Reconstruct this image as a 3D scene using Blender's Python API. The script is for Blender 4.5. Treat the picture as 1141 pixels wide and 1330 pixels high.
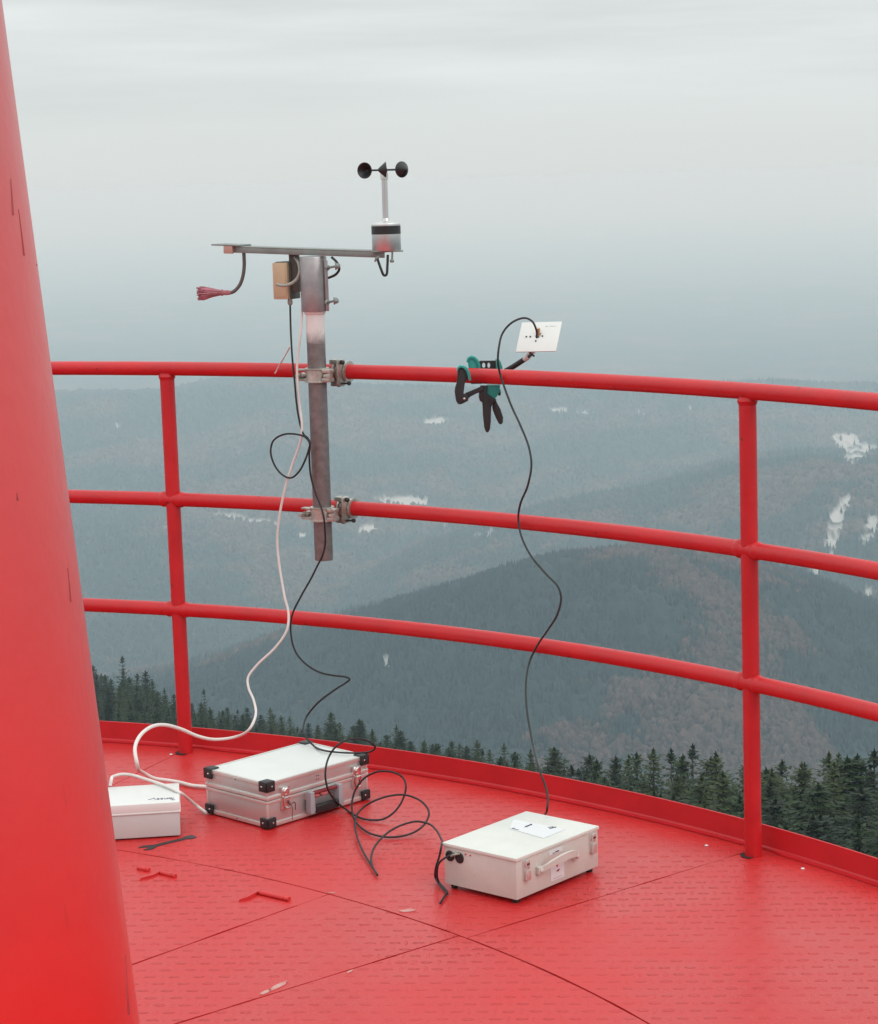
import bpy, bmesh, math, random
import numpy as np
from mathutils import Vector, Matrix, noise as mnoise

for o in list(bpy.data.objects):
    bpy.data.objects.remove(o)
SC = bpy.context.scene
COL = SC.collection
rnd = random.Random(7)
R = math.radians

# ------------------------------------------------------------------ camera, sky, sun, exposure
cam_d = bpy.data.cameras.new('camera')
cam = bpy.data.objects.new('camera', cam_d)
COL.objects.link(cam)
cam_d.sensor_width = 36
cam_d.lens = 78.2293
cam_d.clip_start = 0.05
cam_d.clip_end = 200000
cam.matrix_world = Matrix([[0.999581, 0.028936, -0.0, 0.0], [-0.004267, 0.147396, -0.989068, 0.0], [-0.028619, 0.988654, 0.147458, 1.741824], [0, 0, 0, 1]])
SC.camera = cam

SUN_EL, SUN_AZ = R(42), R(132)
w = bpy.data.worlds.new('World')
SC.world = w
w.use_nodes = True
nt = w.node_tree
nt.nodes.clear()
L = nt.links.new
def wn(t, **k):
    n = nt.nodes.new(t)
    for a, b in k.items():
        setattr(n, a, b)
    return n
out = wn('ShaderNodeOutputWorld')
bgA = wn('ShaderNodeBackground')       # clear sky behind the cloud deck
bgB = wn('ShaderNodeBackground')       # the overcast cloud deck: three times brighter at the zenith than at the horizon
add = wn('ShaderNodeAddShader')
sky = wn('ShaderNodeTexSky', sky_type='NISHITA', sun_disc=False)
sky.sun_elevation = SUN_EL
sky.sun_rotation = SUN_AZ
sky.altitude = 1300
bgA.inputs['Strength'].default_value = 0.004
L(sky.outputs[0], bgA.inputs['Color'])
tc = wn('ShaderNodeTexCoord')
sep = wn('ShaderNodeSeparateXYZ')
L(tc.outputs['Generated'], sep.inputs[0])
mp = wn('ShaderNodeMapping')
mp.inputs['Scale'].default_value = (2.6, 2.6, 30)
mp.inputs['Rotation'].default_value = (R(0.6), R(1.2), 0.4)
L(tc.outputs['Generated'], mp.inputs['Vector'])
nz = wn('ShaderNodeTexNoise')
nz.inputs['Scale'].default_value = 1.5
nz.inputs['Detail'].default_value = 5
nz.inputs['Roughness'].default_value = 0.55
L(mp.outputs[0], nz.inputs['Vector'])
zc = wn('ShaderNodeClamp')
L(sep.outputs['Z'], zc.inputs[0])
lum = wn('ShaderNodeMapRange')         # CIE overcast: (1 + 2 sin e) / 3
lum.inputs['From Min'].default_value = 0
lum.inputs['From Max'].default_value = 1
lum.inputs['To Min'].default_value = 0.706
lum.inputs['To Max'].default_value = 1.58
L(zc.outputs[0], lum.inputs[0])
fade = wn('ShaderNodeMapRange')        # cloud bands only above the haze
fade.inputs['From Min'].default_value = 0.012
fade.inputs['From Max'].default_value = 0.07
fade.inputs['To Min'].default_value = 0.0
fade.inputs['To Max'].default_value = 0.62
L(zc.outputs[0], fade.inputs[0])
nc = wn('ShaderNodeMath', operation='SUBTRACT')
L(nz.outputs['Fac'], nc.inputs[0])
nc.inputs[1].default_value = 0.5
nm = wn('ShaderNodeMath', operation='MULTIPLY')
L(nc.outputs[0], nm.inputs[0])
L(fade.outputs[0], nm.inputs[1])
n1 = wn('ShaderNodeMath', operation='ADD')
L(nm.outputs[0], n1.inputs[0])
n1.inputs[1].default_value = 1.0
st = wn('ShaderNodeMath', operation='MULTIPLY')
L(n1.outputs[0], st.inputs[0])
L(lum.outputs[0], st.inputs[1])
hue = wn('ShaderNodeValToRGB')
hue.color_ramp.elements[0].position = 0.0
hue.color_ramp.elements[0].color = (0.945, 1.0, 0.992, 1)
hue.color_ramp.elements[1].position = 0.10
hue.color_ramp.elements[1].color = (0.945, 1.0, 0.985, 1)
L(zc.outputs[0], hue.inputs[0])
L(hue.outputs[0], bgB.inputs['Color'])
L(st.outputs[0], bgB.inputs['Strength'])
L(bgA.outputs[0], add.inputs[0])
L(bgB.outputs[0], add.inputs[1])
L(add.outputs[0], out.inputs['Surface'])

sun_d = bpy.data.lights.new('sun', 'SUN')
sun_d.energy = 0.8
sun_d.angle = R(40)
sun_d.color = (1.0, 0.97, 0.92)
sun = bpy.data.objects.new('sun', sun_d)
COL.objects.link(sun)
sd = Vector((math.sin(SUN_AZ) * math.cos(SUN_EL), math.cos(SUN_AZ) * math.cos(SUN_EL), math.sin(SUN_EL)))
sun.rotation_euler = sd.to_track_quat('Z', 'Y').to_euler()
sun.location = (0, 0, 3)

SC.view_settings.view_transform = 'Standard'
SC.view_settings.look = 'None'
SC.view_settings.exposure = 0.0
SC.view_settings.gamma = 1.0
SC.render.engine = 'CYCLES'
SC.cycles.use_denoising = True
SC.cycles.volume_bounces = 1
SC.cycles.max_bounces = 8

# ------------------------------------------------------------------ materials
def nodes_of(m):
    m.use_nodes = True
    return m.node_tree

def mat(name, col, rough=0.5, metal=0.0, var=0.12, vscale=6.0, bump=0.0, bscale=60.0, col2=None, coat=0.0, stretch=(1, 1, 1), spec=0.5, rvar=0.0):
    """Principled surface with noise-driven colour, roughness and bump."""
    m = bpy.data.materials.new(name)
    t = nodes_of(m)
    b = t.nodes['Principled BSDF']
    b.inputs['Metallic'].default_value = metal
    b.inputs['Roughness'].default_value = rough
    b.inputs['Specular IOR Level'].default_value = spec
    b.inputs['Coat Weight'].default_value = coat
    b.inputs['Coat Roughness'].default_value = 0.25
    tc = t.nodes.new('ShaderNodeTexCoord')
    mp = t.nodes.new('ShaderNodeMapping')
    mp.inputs['Scale'].default_value = stretch
    t.links.new(tc.outputs['Object'], mp.inputs['Vector'])
    n = t.nodes.new('ShaderNodeTexNoise')
    n.inputs['Scale'].default_value = vscale
    n.inputs['Detail'].default_value = 6
    n.inputs['Roughness'].default_value = 0.6
    t.links.new(mp.outputs[0], n.inputs['Vector'])
    r = t.nodes.new('ShaderNodeValToRGB')
    c2 = col2 or tuple(min(1, c * (1 + var)) for c in col)
    c1 = col if col2 else tuple(c * (1 - var) for c in col)
    r.color_ramp.elements[0].color = (*c1, 1)
    r.color_ramp.elements[1].color = (*c2, 1)
    r.color_ramp.elements[0].position = 0.3
    r.color_ramp.elements[1].position = 0.7
    t.links.new(n.outputs['Fac'], r.inputs[0])
    t.links.new(r.outputs[0], b.inputs['Base Color'])
    if rvar:
        mr = t.nodes.new('ShaderNodeMapRange')
        mr.inputs['To Min'].default_value = rough - rvar
        mr.inputs['To Max'].default_value = rough + rvar
        mr.inputs['From Min'].default_value = 0.3
        mr.inputs['From Max'].default_value = 0.7
        t.links.new(n.outputs['Fac'], mr.inputs[0])
        t.links.new(mr.outputs[0], b.inputs['Roughness'])
    if bump:
        n2 = t.nodes.new('ShaderNodeTexNoise')
        n2.inputs['Scale'].default_value = bscale
        n2.inputs['Detail'].default_value = 3
        t.links.new(mp.outputs[0], n2.inputs['Vector'])
        bp = t.nodes.new('ShaderNodeBump')
        bp.inputs['Strength'].default_value = 1.0
        bp.inputs['Distance'].default_value = bump
        t.links.new(n2.outputs['Fac'], bp.inputs['Height'])
        t.links.new(bp.outputs[0], b.inputs['Normal'])
    return m

M = {}
RED = (0.54, 0.011, 0.016)
M['rail'] = mat('red_rail_paint', RED, 0.42, var=0.10, vscale=9, bump=0.0010, bscale=70, rvar=0.08)
def chips(m, col, scale=26, size=0.10, rare=0.80, amount=0.8):
    """small chips and rust specks scattered over painted steel"""
    t = m.node_tree
    b = t.nodes['Principled BSDF']
    src = b.inputs['Base Color'].links[0].from_socket
    tc = t.nodes.new('ShaderNodeTexCoord')
    wv = t.nodes.new('ShaderNodeTexNoise')
    wv.inputs['Scale'].default_value = scale * 3
    t.links.new(tc.outputs['Object'], wv.inputs['Vector'])
    v = t.nodes.new('ShaderNodeTexVoronoi')
    v.inputs['Scale'].default_value = scale
    t.links.new(tc.outputs['Object'], v.inputs['Vector'])
    sc_ = t.nodes.new('ShaderNodeSeparateColor')
    t.links.new(v.outputs['Color'], sc_.inputs[0])
    def N(op, *ins):
        n = t.nodes.new('ShaderNodeMath')
        n.operation = op
        for i, q in enumerate(ins):
            if hasattr(q, 'links'):
                t.links.new(q, n.inputs[i])
            else:
                n.inputs[i].default_value = q
        return n.outputs[0]
    d = N('ADD', v.outputs['Distance'], N('MULTIPLY', N('SUBTRACT', wv.outputs['Fac'], 0.5), 0.16))
    f = N('MULTIPLY', N('MULTIPLY', N('LESS_THAN', d, size), N('GREATER_THAN', sc_.outputs[0], rare)), amount)
    mx = t.nodes.new('ShaderNodeMix')
    mx.data_type = 'RGBA'
    t.links.new(f, mx.inputs['Factor'])
    t.links.new(src, mx.inputs['A'])
    mx.inputs['B'].default_value = (*col, 1)
    t.links.new(mx.outputs['Result'], b.inputs['Base Color'])
    return m
chips(M['rail'], (0.16, 0.02, 0.016), 24, 0.13, 0.80, 0.75)
M['toe'] = mat('red_toe_paint', (0.55, 0.012, 0.018), 0.5, var=0.10, vscale=7, bump=0.0008, bscale=60)
M['hinge'] = mat('red_hinge_paint', (0.56, 0.026, 0.028), 0.45, var=0.2, vscale=20, bump=0.001, bscale=80)
M['gap'] = mat('dark_gap', (0.06, 0.008, 0.008), 0.9)
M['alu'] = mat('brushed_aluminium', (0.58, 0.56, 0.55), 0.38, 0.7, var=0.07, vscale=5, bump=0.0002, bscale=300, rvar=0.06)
M['alu_top'] = mat('aluminium_lid_sheet', (0.72, 0.74, 0.72), 0.5, 0.3, var=0.05, vscale=4, bump=0.0002, bscale=300)  # whiter than the case sides: sky reflection put into the colour
M['alu_trim'] = mat('aluminium_edge_profile', (0.70, 0.70, 0.67), 0.36, 0.75, var=0.05)
M['chrome'] = mat('nickel_plated_steel', (0.75, 0.73, 0.71), 0.18, 1.0, var=0.06, vscale=40)
M['black'] = mat('black_plastic', (0.018, 0.018, 0.02), 0.45, var=0.3, vscale=30)
M['dark'] = mat('dark_grey_rubber', (0.020, 0.021, 0.022), 0.55, var=0.3, vscale=20, bump=0.0004, bscale=300)
M['grey_pl'] = mat('grey_plastic', (0.33, 0.33, 0.36), 0.45, var=0.1)
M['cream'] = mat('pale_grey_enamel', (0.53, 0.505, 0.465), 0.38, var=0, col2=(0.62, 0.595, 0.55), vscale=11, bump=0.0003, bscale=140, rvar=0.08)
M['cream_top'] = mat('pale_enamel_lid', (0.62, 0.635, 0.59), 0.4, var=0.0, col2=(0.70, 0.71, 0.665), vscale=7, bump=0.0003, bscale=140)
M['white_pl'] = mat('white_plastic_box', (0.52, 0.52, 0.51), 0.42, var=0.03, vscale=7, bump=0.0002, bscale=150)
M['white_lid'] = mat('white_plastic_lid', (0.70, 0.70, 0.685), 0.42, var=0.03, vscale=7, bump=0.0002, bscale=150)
M['paper'] = mat('white_paper', (0.70, 0.71, 0.73), 0.8, var=0.03)
M['ink'] = mat('blue_black_ink', (0.03, 0.035, 0.09), 0.7)
M['redink'] = mat('red_ink', (0.55, 0.02, 0.03), 0.6)
M['darkred'] = mat('dark_red_ink_and_reflection', (0.22, 0.012, 0.02), 0.6)
M['blackcable'] = mat('black_cable_sheath', (0.010, 0.011, 0.013), 0.5, var=0.25, vscale=40)
M['greycable'] = mat('dark_grey_cable_sheath', (0.022, 0.026, 0.028), 0.5, var=0.25, vscale=40)
M['whitecable'] = mat('white_cable_sheath', (0.72, 0.68, 0.65), 0.45, var=0.08, vscale=10)
M['lightgreycable'] = mat('light_grey_cable_sheath', (0.30, 0.31, 0.28), 0.5, var=0.1)
M['galv'] = mat('weathered_galvanised_tube', (0.155, 0.145, 0.142), 0.45, 0.5, var=0.0, vscale=45, col2=(0.25, 0.235, 0.23), bump=0.0006, bscale=160)
M['galv2'] = mat('galvanised_sleeve', (0.27, 0.255, 0.26), 0.42, 0.6, var=0.0, vscale=14, col2=(0.44, 0.42, 0.425), bump=0.0005, bscale=60)
M['bar'] = mat('galvanised_flat_bar', (0.24, 0.265, 0.25), 0.5, 0.5, var=0.15, vscale=20)
M['zinc'] = mat('yellow_zinc_coupler', (0.34, 0.33, 0.30), 0.36, 0.75, var=0.0, vscale=30, col2=(0.62, 0.60, 0.54), bump=0.0006, bscale=120)
M['beige'] = mat('beige_junction_box', (0.52, 0.40, 0.26), 0.5, var=0.08, vscale=15)
M['boxgrey'] = mat('grey_junction_box_side', (0.10, 0.10, 0.085), 0.6, var=0.2)
M['pinkblock'] = mat('salmon_plastic_block', (0.50, 0.30, 0.24), 0.5, var=0.1)
M['brush'] = mat('faded_red_bristle', (0.25, 0.10, 0.09), 0.8, var=0.0, vscale=90, col2=(0.52, 0.20, 0.26), stretch=(0.25, 1, 1))
M['armrub'] = mat('brown_grey_rubber_hose', (0.10, 0.085, 0.08), 0.5, var=0.2, vscale=30)
M['steel'] = mat('satin_steel', (0.62, 0.61, 0.60), 0.3, 0.9, var=0.06, vscale=10)
M['teal'] = mat('teal_plastic', (0.018, 0.30, 0.26), 0.42, var=0.12, vscale=20)
M['plate'] = mat('white_laminate', (0.70, 0.70, 0.68), 0.45, var=0.03)
M['brass'] = mat('brass_connector', (0.55, 0.42, 0.25), 0.35, 0.9, var=0.1)
M['bark'] = mat('spruce_bark', (0.06, 0.045, 0.035), 0.9, var=0.3, vscale=8)
M['primer'] = mat('pale_primer', (0.50, 0.15, 0.14), 0.8, var=0.0, vscale=40, col2=(0.56, 0.34, 0.31))
M['slot'] = mat('dark_slot', (0.03, 0.012, 0.012), 0.9)

chips(M['toe'], (0.20, 0.02, 0.018), 16, 0.12, 0.80, 0.7)
chips(M['cream'], (0.26, 0.20, 0.15), 30, 0.10, 0.90, 0.6)
chips(M['alu'], (0.25, 0.24, 0.23), 30, 0.09, 0.88, 0.6)
chips(M['cream_top'], (0.36, 0.33, 0.27), 22, 0.07, 0.90, 0.5)
# mast tube whose top is coated white, fading where the coat is worn
def collar_mat():
    m = mat('worn_white_coating', (0.76, 0.75, 0.73), 0.5, var=0.06, vscale=20)
    t = m.node_tree
    b = t.nodes['Principled BSDF']
    src = b.inputs['Base Color'].links[0].from_socket
    tc = t.nodes.new('ShaderNodeTexCoord')
    s = t.nodes.new('ShaderNodeSeparateXYZ')
    t.links.new(tc.outputs['Object'], s.inputs[0])
    n = t.nodes.new('ShaderNodeTexNoise')
    n.inputs['Scale'].default_value = 60
    t.links.new(tc.outputs['Object'], n.inputs['Vector'])
    a = t.nodes.new('ShaderNodeMath')
    a.operation = 'MULTIPLY_ADD'
    t.links.new(n.outputs['Fac'], a.inputs[0])
    a.inputs[1].default_value = 0.03
    t.links.new(s.outputs['Z'], a.inputs[2])
    r = t.nodes.new('ShaderNodeMapRange')
    r.inputs['From Min'].default_value = 1.3037
    r.inputs['From Max'].default_value = 1.3397
    t.links.new(a.outputs[0], r.inputs[0])
    mx = t.nodes.new('ShaderNodeMix')
    mx.data_type = 'RGBA'
    mx.inputs['A'].default_value = (0.19, 0.18, 0.175, 1)
    t.links.new(r.outputs[0], mx.inputs['Factor'])
    t.links.new(src, mx.inputs['B'])
    t.links.new(mx.outputs['Result'], b.inputs['Base Color'])
    return m

# raised checker plate under thick red paint
def deck_mat():
    m = mat('red_checker_plate', (0.50, 0.016, 0.017), 0.36, var=0.0, vscale=1.7, col2=(0.565, 0.031, 0.032), rvar=0.16, spec=0.38)
    t = m.node_tree
    b = t.nodes['Principled BSDF']
    def N(op, *ins):
        n = t.nodes.new('ShaderNodeMath')
        n.operation = op
        for i, v in enumerate(ins):
            if hasattr(v, 'links'):
                t.links.new(v, n.inputs[i])
            else:
                n.inputs[i].default_value = v
        return n.outputs[0]
    tc = t.nodes.new('ShaderNodeTexCoord')
    mp = t.nodes.new('ShaderNodeMapping')
    mp.inputs['Rotation'].default_value = (0, 0, R(4))
    t.links.new(tc.outputs['Object'], mp.inputs['Vector'])
    wob = t.nodes.new('ShaderNodeTexNoise')
    wob.inputs['Scale'].default_value = 30
    t.links.new(mp.outputs[0], wob.inputs['Vector'])
    s = t.nodes.new('ShaderNodeSeparateXYZ')
    t.links.new(mp.outputs[0], s.inputs[0])
    wo = N('MULTIPLY', N('SUBTRACT', wob.outputs['Fac'], 0.5), 0.012)
    v = N('DIVIDE', N('ADD', s.outputs['Y'], wo), 0.043)
    row = N('FLOOR', v)
    u = N('ADD', N('DIVIDE', N('ADD', s.outputs['X'], wo), 0.056), N('MULTIPLY', N('FLOORED_MODULO', row, 2.0), 0.5))
    lv = N('SUBTRACT', N('FRACT', v), 0.5)
    def lozenge(shift, ra, rb):
        lu = N('SUBTRACT', N('FRACT', N('ADD', u, shift)), 0.5)
        return N('SQRT', N('ADD', N('POWER', N('DIVIDE', lu, ra), 2.0), N('POWER', N('DIVIDE', lv, rb), 2.0)))
    d = lozenge(0.0, 0.27, 0.135)        # lozenges lying one way
    d2 = lozenge(0.5, 0.075, 0.40)       # and those lying across
    def smooth_top(dd, height):
        h = t.nodes.new('ShaderNodeMapRange')
        h.interpolation_type = 'SMOOTHSTEP'
        h.inputs['From Min'].default_value = 0.45
        h.inputs['From Max'].default_value = 1.0
        h.inputs['To Min'].default_value = height
        h.inputs['To Max'].default_value = 0.0
        t.links.new(dd, h.inputs[0])
        return h.outputs[0]
    top = N('ADD', smooth_top(d, 1.0), smooth_top(d2, 0.25))
    # worn areas where the pattern is nearly filled with paint
    wn_ = t.nodes.new('ShaderNodeTexNoise')
    wn_.inputs['Scale'].default_value = 2.2
    wn_.inputs['Detail'].default_value = 3
    t.links.new(tc.outputs['Object'], wn_.inputs['Vector'])
    wr = t.nodes.new('ShaderNodeMapRange')
    wr.inputs['From Min'].default_value = 0.35
    wr.inputs['From Max'].default_value = 0.6
    wr.inputs['To Min'].default_value = 0.12
    wr.inputs['To Max'].default_value = 1.0
    t.links.new(wn_.outputs['Fac'], wr.inputs[0])
    hh = N('MULTIPLY', top, wr.outputs[0])
    fine = t.nodes.new('ShaderNodeTexNoise')
    fine.inputs['Scale'].default_value = 140
    fine.inputs['Detail'].default_value = 3
    t.links.new(tc.outputs['Object'], fine.inputs['Vector'])
    sw = t.nodes.new('ShaderNodeTexNoise')
    sw.inputs['Scale'].default_value = 3.5
    t.links.new(tc.outputs['Object'], sw.inputs['Vector'])
    tot = N('ADD', N('ADD', N('MULTIPLY', hh, 0.0046), N('MULTIPLY', fine.outputs['Fac'], 0.0007)), N('MULTIPLY', sw.outputs['Fac'], 0.006))
    bp = t.nodes.new('ShaderNodeBump')
    bp.inputs['Distance'].default_value = 1.0
    bp.inputs['Strength'].default_value = 1.0
    t.links.new(tot, bp.inputs['Height'])
    t.links.new(bp.outputs[0], b.inputs['Normal'])
    # near sides of raised lozenges darkened as painted shade, and small dark specks
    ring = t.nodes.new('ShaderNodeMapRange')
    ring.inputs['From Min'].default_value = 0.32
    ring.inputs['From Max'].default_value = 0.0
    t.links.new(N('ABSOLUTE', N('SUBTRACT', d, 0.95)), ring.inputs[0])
    sp = t.nodes.new('ShaderNodeTexVoronoi')
    sp.inputs['Scale'].default_value = 9
    t.links.new(tc.outputs['Object'], sp.inputs['Vector'])
    spk = t.nodes.new('ShaderNodeMapRange')
    spk.inputs['From Min'].default_value = 0.035
    spk.inputs['From Max'].default_value = 0.02
    t.links.new(sp.outputs['Distance'], spk.inputs[0])
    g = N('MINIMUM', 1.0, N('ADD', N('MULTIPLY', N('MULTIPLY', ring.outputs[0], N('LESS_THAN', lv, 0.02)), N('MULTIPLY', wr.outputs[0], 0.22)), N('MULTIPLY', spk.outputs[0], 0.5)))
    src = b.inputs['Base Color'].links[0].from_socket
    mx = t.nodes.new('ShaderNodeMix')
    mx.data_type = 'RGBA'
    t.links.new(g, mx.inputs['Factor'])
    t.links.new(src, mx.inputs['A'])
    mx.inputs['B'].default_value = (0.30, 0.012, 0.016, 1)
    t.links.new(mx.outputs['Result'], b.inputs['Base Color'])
    return m
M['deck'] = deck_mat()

# tower leg: thick glossy paint with orange peel and a few dark runs
def leg_mat():
    m = mat('red_leg_paint', (0.70, 0.010, 0.008), 0.40, var=0.08, vscale=2.5, bump=0.0012, bscale=30, rvar=0.06, coat=0.22, spec=0.3)
    t = m.node_tree
    b = t.nodes['Principled BSDF']
    tc = t.nodes.new('ShaderNodeTexCoord')
    mp = t.nodes.new('ShaderNodeMapping')
    mp.inputs['Scale'].default_value = (1, 1, 0.04)
    mp.inputs['Rotation'].default_value = (0, R(-4.4), 0)
    t.links.new(tc.outputs['Object'], mp.inputs['Vector'])
    vo = t.nodes.new('ShaderNodeTexVoronoi')
    vo.inputs['Scale'].default_value = 42
    t.links.new(mp.outputs[0], vo.inputs['Vector'])
    r = t.nodes.new('ShaderNodeMapRange')
    r.inputs['From Min'].default_value = 0.13
    r.inputs['From Max'].default_value = 0.08
    t.links.new(vo.outputs['Distance'], r.inputs[0])
    k = t.nodes.new('ShaderNodeMath')
    k.operation = 'GREATER_THAN'
    sc_ = t.nodes.new('ShaderNodeSeparateColor')
    t.links.new(vo.outputs['Color'], sc_.inputs[0])
    t.links.new(sc_.outputs[0], k.inputs[0])
    k.inputs[1].default_value = 0.58
    a = t.nodes.new('ShaderNodeMath')
    a.operation = 'MULTIPLY'
    t.links.new(r.outputs[0], a.inputs[0])
    t.links.new(k.outputs[0], a.inputs[1])
    a2 = t.nodes.new('ShaderNodeMath')
    a2.operation = 'MULTIPLY'
    t.links.new(a.outputs[0], a2.inputs[0])
    a2.inputs[1].default_value = 0.12
    src = b.inputs['Base Color'].links[0].from_socket
    mx = t.nodes.new('ShaderNodeMix')
    mx.data_type = 'RGBA'
    t.links.new(a2.outputs[0], mx.inputs['Factor'])
    t.links.new(src, mx.inputs['A'])
    mx.inputs['B'].default_value = (0.16, 0.008, 0.012, 1)
    # base colour turns paler and pinker higher up
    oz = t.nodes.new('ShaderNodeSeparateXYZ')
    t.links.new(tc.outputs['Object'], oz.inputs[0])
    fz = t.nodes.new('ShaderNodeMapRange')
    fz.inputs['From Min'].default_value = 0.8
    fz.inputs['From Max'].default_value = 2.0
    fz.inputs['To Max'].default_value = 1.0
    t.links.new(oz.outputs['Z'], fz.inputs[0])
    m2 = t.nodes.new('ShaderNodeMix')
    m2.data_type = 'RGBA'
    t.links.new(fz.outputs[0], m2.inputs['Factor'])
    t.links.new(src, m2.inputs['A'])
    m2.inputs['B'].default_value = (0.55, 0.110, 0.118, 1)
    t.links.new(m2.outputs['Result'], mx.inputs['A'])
    b.inputs['Sheen Weight'].default_value = 0.06
    b.inputs['Sheen Roughness'].default_value = 0.4
    t.links.new(mx.outputs['Result'], b.inputs['Base Color'])
    return m
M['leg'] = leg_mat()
M['run'] = mat('dark_paint_run', (0.28, 0.010, 0.018), 0.4)
M['collar'] = collar_mat()

def crown_mat(name, c1, c2):
    m = mat(name, c1, 0.75, var=0, vscale=0.9, col2=c2, spec=0.2)
    return m
M['needles'] = [crown_mat('spruce_needles', (0.014, 0.026, 0.012), (0.040, 0.062, 0.025)),
                crown_mat('spruce_needles_dark', (0.012, 0.021, 0.013), (0.032, 0.047, 0.025)),
                crown_mat('spruce_needles_olive', (0.020, 0.032, 0.012), (0.060, 0.078, 0.028))]

# ------------------------------------------------------------------ mesh helpers
def mesh_from(name, verts, faces, smooth=True):
    me = bpy.data.meshes.new(name)
    me.from_pydata([tuple(v) for v in verts], [], faces)
    me.validate()
    bm = bmesh.new()
    bm.from_mesh(me)
    bmesh.ops.recalc_face_normals(bm, faces=bm.faces)
    bm.to_mesh(me)
    bm.free()
    if smooth:
        me.shade_smooth()
    return me

class MB:
    """Collects simple shapes (in one frame) that become one mesh."""
    def __init__(s):
        s.v, s.f = [], []
    def add(s, v, f):
        k = len(s.v)
        s.v += [Vector(p) for p in v]
        s.f += [tuple(i + k for i in q) for q in f]
        return s
    def box(s, lo, hi, bev=0.0, mtx=None, seg=2):
        bm = bmesh.new()
        bmesh.ops.create_cube(bm, size=1.0)
        c = [(a + b) / 2 for a, b in zip(lo, hi)]
        d = [abs(b - a) for a, b in zip(lo, hi)]
        for q in bm.verts:
            q.co = Vector((q.co.x * d[0] + c[0], q.co.y * d[1] + c[1], q.co.z * d[2] + c[2]))
        if bev:
            bmesh.ops.bevel(bm, geom=bm.edges[:], offset=min(bev, min(d) * 0.45), segments=seg, affect='EDGES', profile=0.6)
        return s.bm(bm, mtx)
    def bm(s, bm, mtx=None):
        bm.verts.index_update()
        vs = [q.co.copy() for q in bm.verts]
        fs = [[q.index for q in f.verts] for f in bm.faces]
        bm.free()
        if mtx is not None:
            vs = [mtx @ q for q in vs]
        return s.add(vs, fs)
    def tube(s, pts, r, seg=10, cap=True, close=False):
        pts = [Vector(p) for p in pts]
        n = len(pts)
        rs = r if isinstance(r, (list, tuple)) else [r] * n
        tang = []
        for i in range(n):
            a = pts[(i - 1) % n] if (close or i > 0) else pts[i]
            b = pts[(i + 1) % n] if (close or i < n - 1) else pts[i]
            t = (b - a)
            tang.append(t.normalized() if t.length > 1e-9 else Vector((0, 0, 1)))
        up = Vector((0, 0, 1)) if abs(tang[0].z) < 0.9 else Vector((1, 0, 0))
        nrm = (up - tang[0] * up.dot(tang[0])).normalized()
        vs, fs = [], []
        for i in range(n):
            nrm = (nrm - tang[i] * nrm.dot(tang[i]))
            nrm = nrm.normalized() if nrm.length > 1e-6 else tang[i].orthogonal().normalized()
            bi = tang[i].cross(nrm)
            for k in range(seg):
                a = 2 * math.pi * k / seg
                vs.append(pts[i] + (nrm * math.cos(a) + bi * math.sin(a)) * rs[i])
        m = n if close else n - 1
        for i in range(m):
            for k in range(seg):
                a = i * seg + k
                b = i * seg + (k + 1) % seg
                c = ((i + 1) % n) * seg + (k + 1) % seg
                d = ((i + 1) % n) * seg + k
                fs.append((a, b, c, d))
        if cap and not close:
            fs.append(tuple(range(seg))[::-1])
            fs.append(tuple(range((n - 1) * seg, n * seg)))
        return s.add(vs, fs)
    def lathe(s, prof, org, axis=(0, 0, 1), seg=28, cap=True):
        """prof: (radius, distance along axis)"""
        ax = Vector(axis).normalized()
        u = ax.orthogonal().normalized()
        v = ax.cross(u)
        org = Vector(org)
        vs, fs = [], []
        for r_, h in prof:
            for k in range(seg):
                a = 2 * math.pi * k / seg
                vs.append(org + ax * h + (u * math.cos(a) + v * math.sin(a)) * r_)
        for i in range(len(prof) - 1):
            for k in range(seg):
                fs.append((i * seg + k, i * seg + (k + 1) % seg, (i + 1) * seg + (k + 1) % seg, (i + 1) * seg + k))
        if cap:
            fs.append(tuple(range(seg))[::-1])
            fs.append(tuple(range((len(prof) - 1) * seg, len(prof) * seg)))
        return s.add(vs, fs)
    def prism(s, outline, mtx, depth, bev=0.0):
        """2-D outline in the mtx x/z plane, thickened along +y by depth"""
        bm = bmesh.new()
        vs = [bm.verts.new((a, 0, b)) for a, b in outline]
        f = bm.faces.new(vs)
        r_ = bmesh.ops.extrude_face_region(bm, geom=[f])
        for q in r_['geom']:
            if isinstance(q, bmesh.types.BMVert):
                q.co.y += depth
        bmesh.ops.recalc_face_normals(bm, faces=bm.faces)
        if bev:
            es = [e for e in bm.edges if abs(e.verts[0].co.y - e.verts[1].co.y) < 1e-6]
            bmesh.ops.bevel(bm, geom=es, offset=bev, segments=2, affect='EDGES', profile=0.6, clamp_overlap=True)
        return s.bm(bm, mtx)

def obj(name, mb, m, parent=None, smooth=True, inv=None, angle=35):
    """Links an MB as ONE mesh object; parts live in the frame of their thing."""
    vs = mb.v if inv is None else [inv @ q for q in mb.v]
    me = mesh_from(name, vs, mb.f, False)
    me.materials.append(m)
    o = bpy.data.objects.new(name, me)
    COL.objects.link(o)
    if parent is not None:
        o.parent = parent
    if smooth:
        me.shade_smooth()
        bm = bmesh.new()
        bm.from_mesh(me)
        for e in bm.edges:
            if len(e.link_faces) == 2 and e.calc_face_angle(0) > R(angle):
                e.smooth = False
        bm.to_mesh(me)
        bm.free()
    return o

def thing(name, label, cat, mtx=None, group=None):
    o = bpy.data.objects.new(name, None)
    o.empty_display_size = 0.1
    COL.objects.link(o)
    o.matrix_world = mtx or Matrix.Identity(4)
    return tag(o, label, cat, group)

def tag(o, label, cat, group=None):
    o['label'] = label
    o['category'] = cat
    if group:
        o['group'] = group
    return o

def struct(o):
    o['kind'] = 'structure'
    return o

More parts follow.
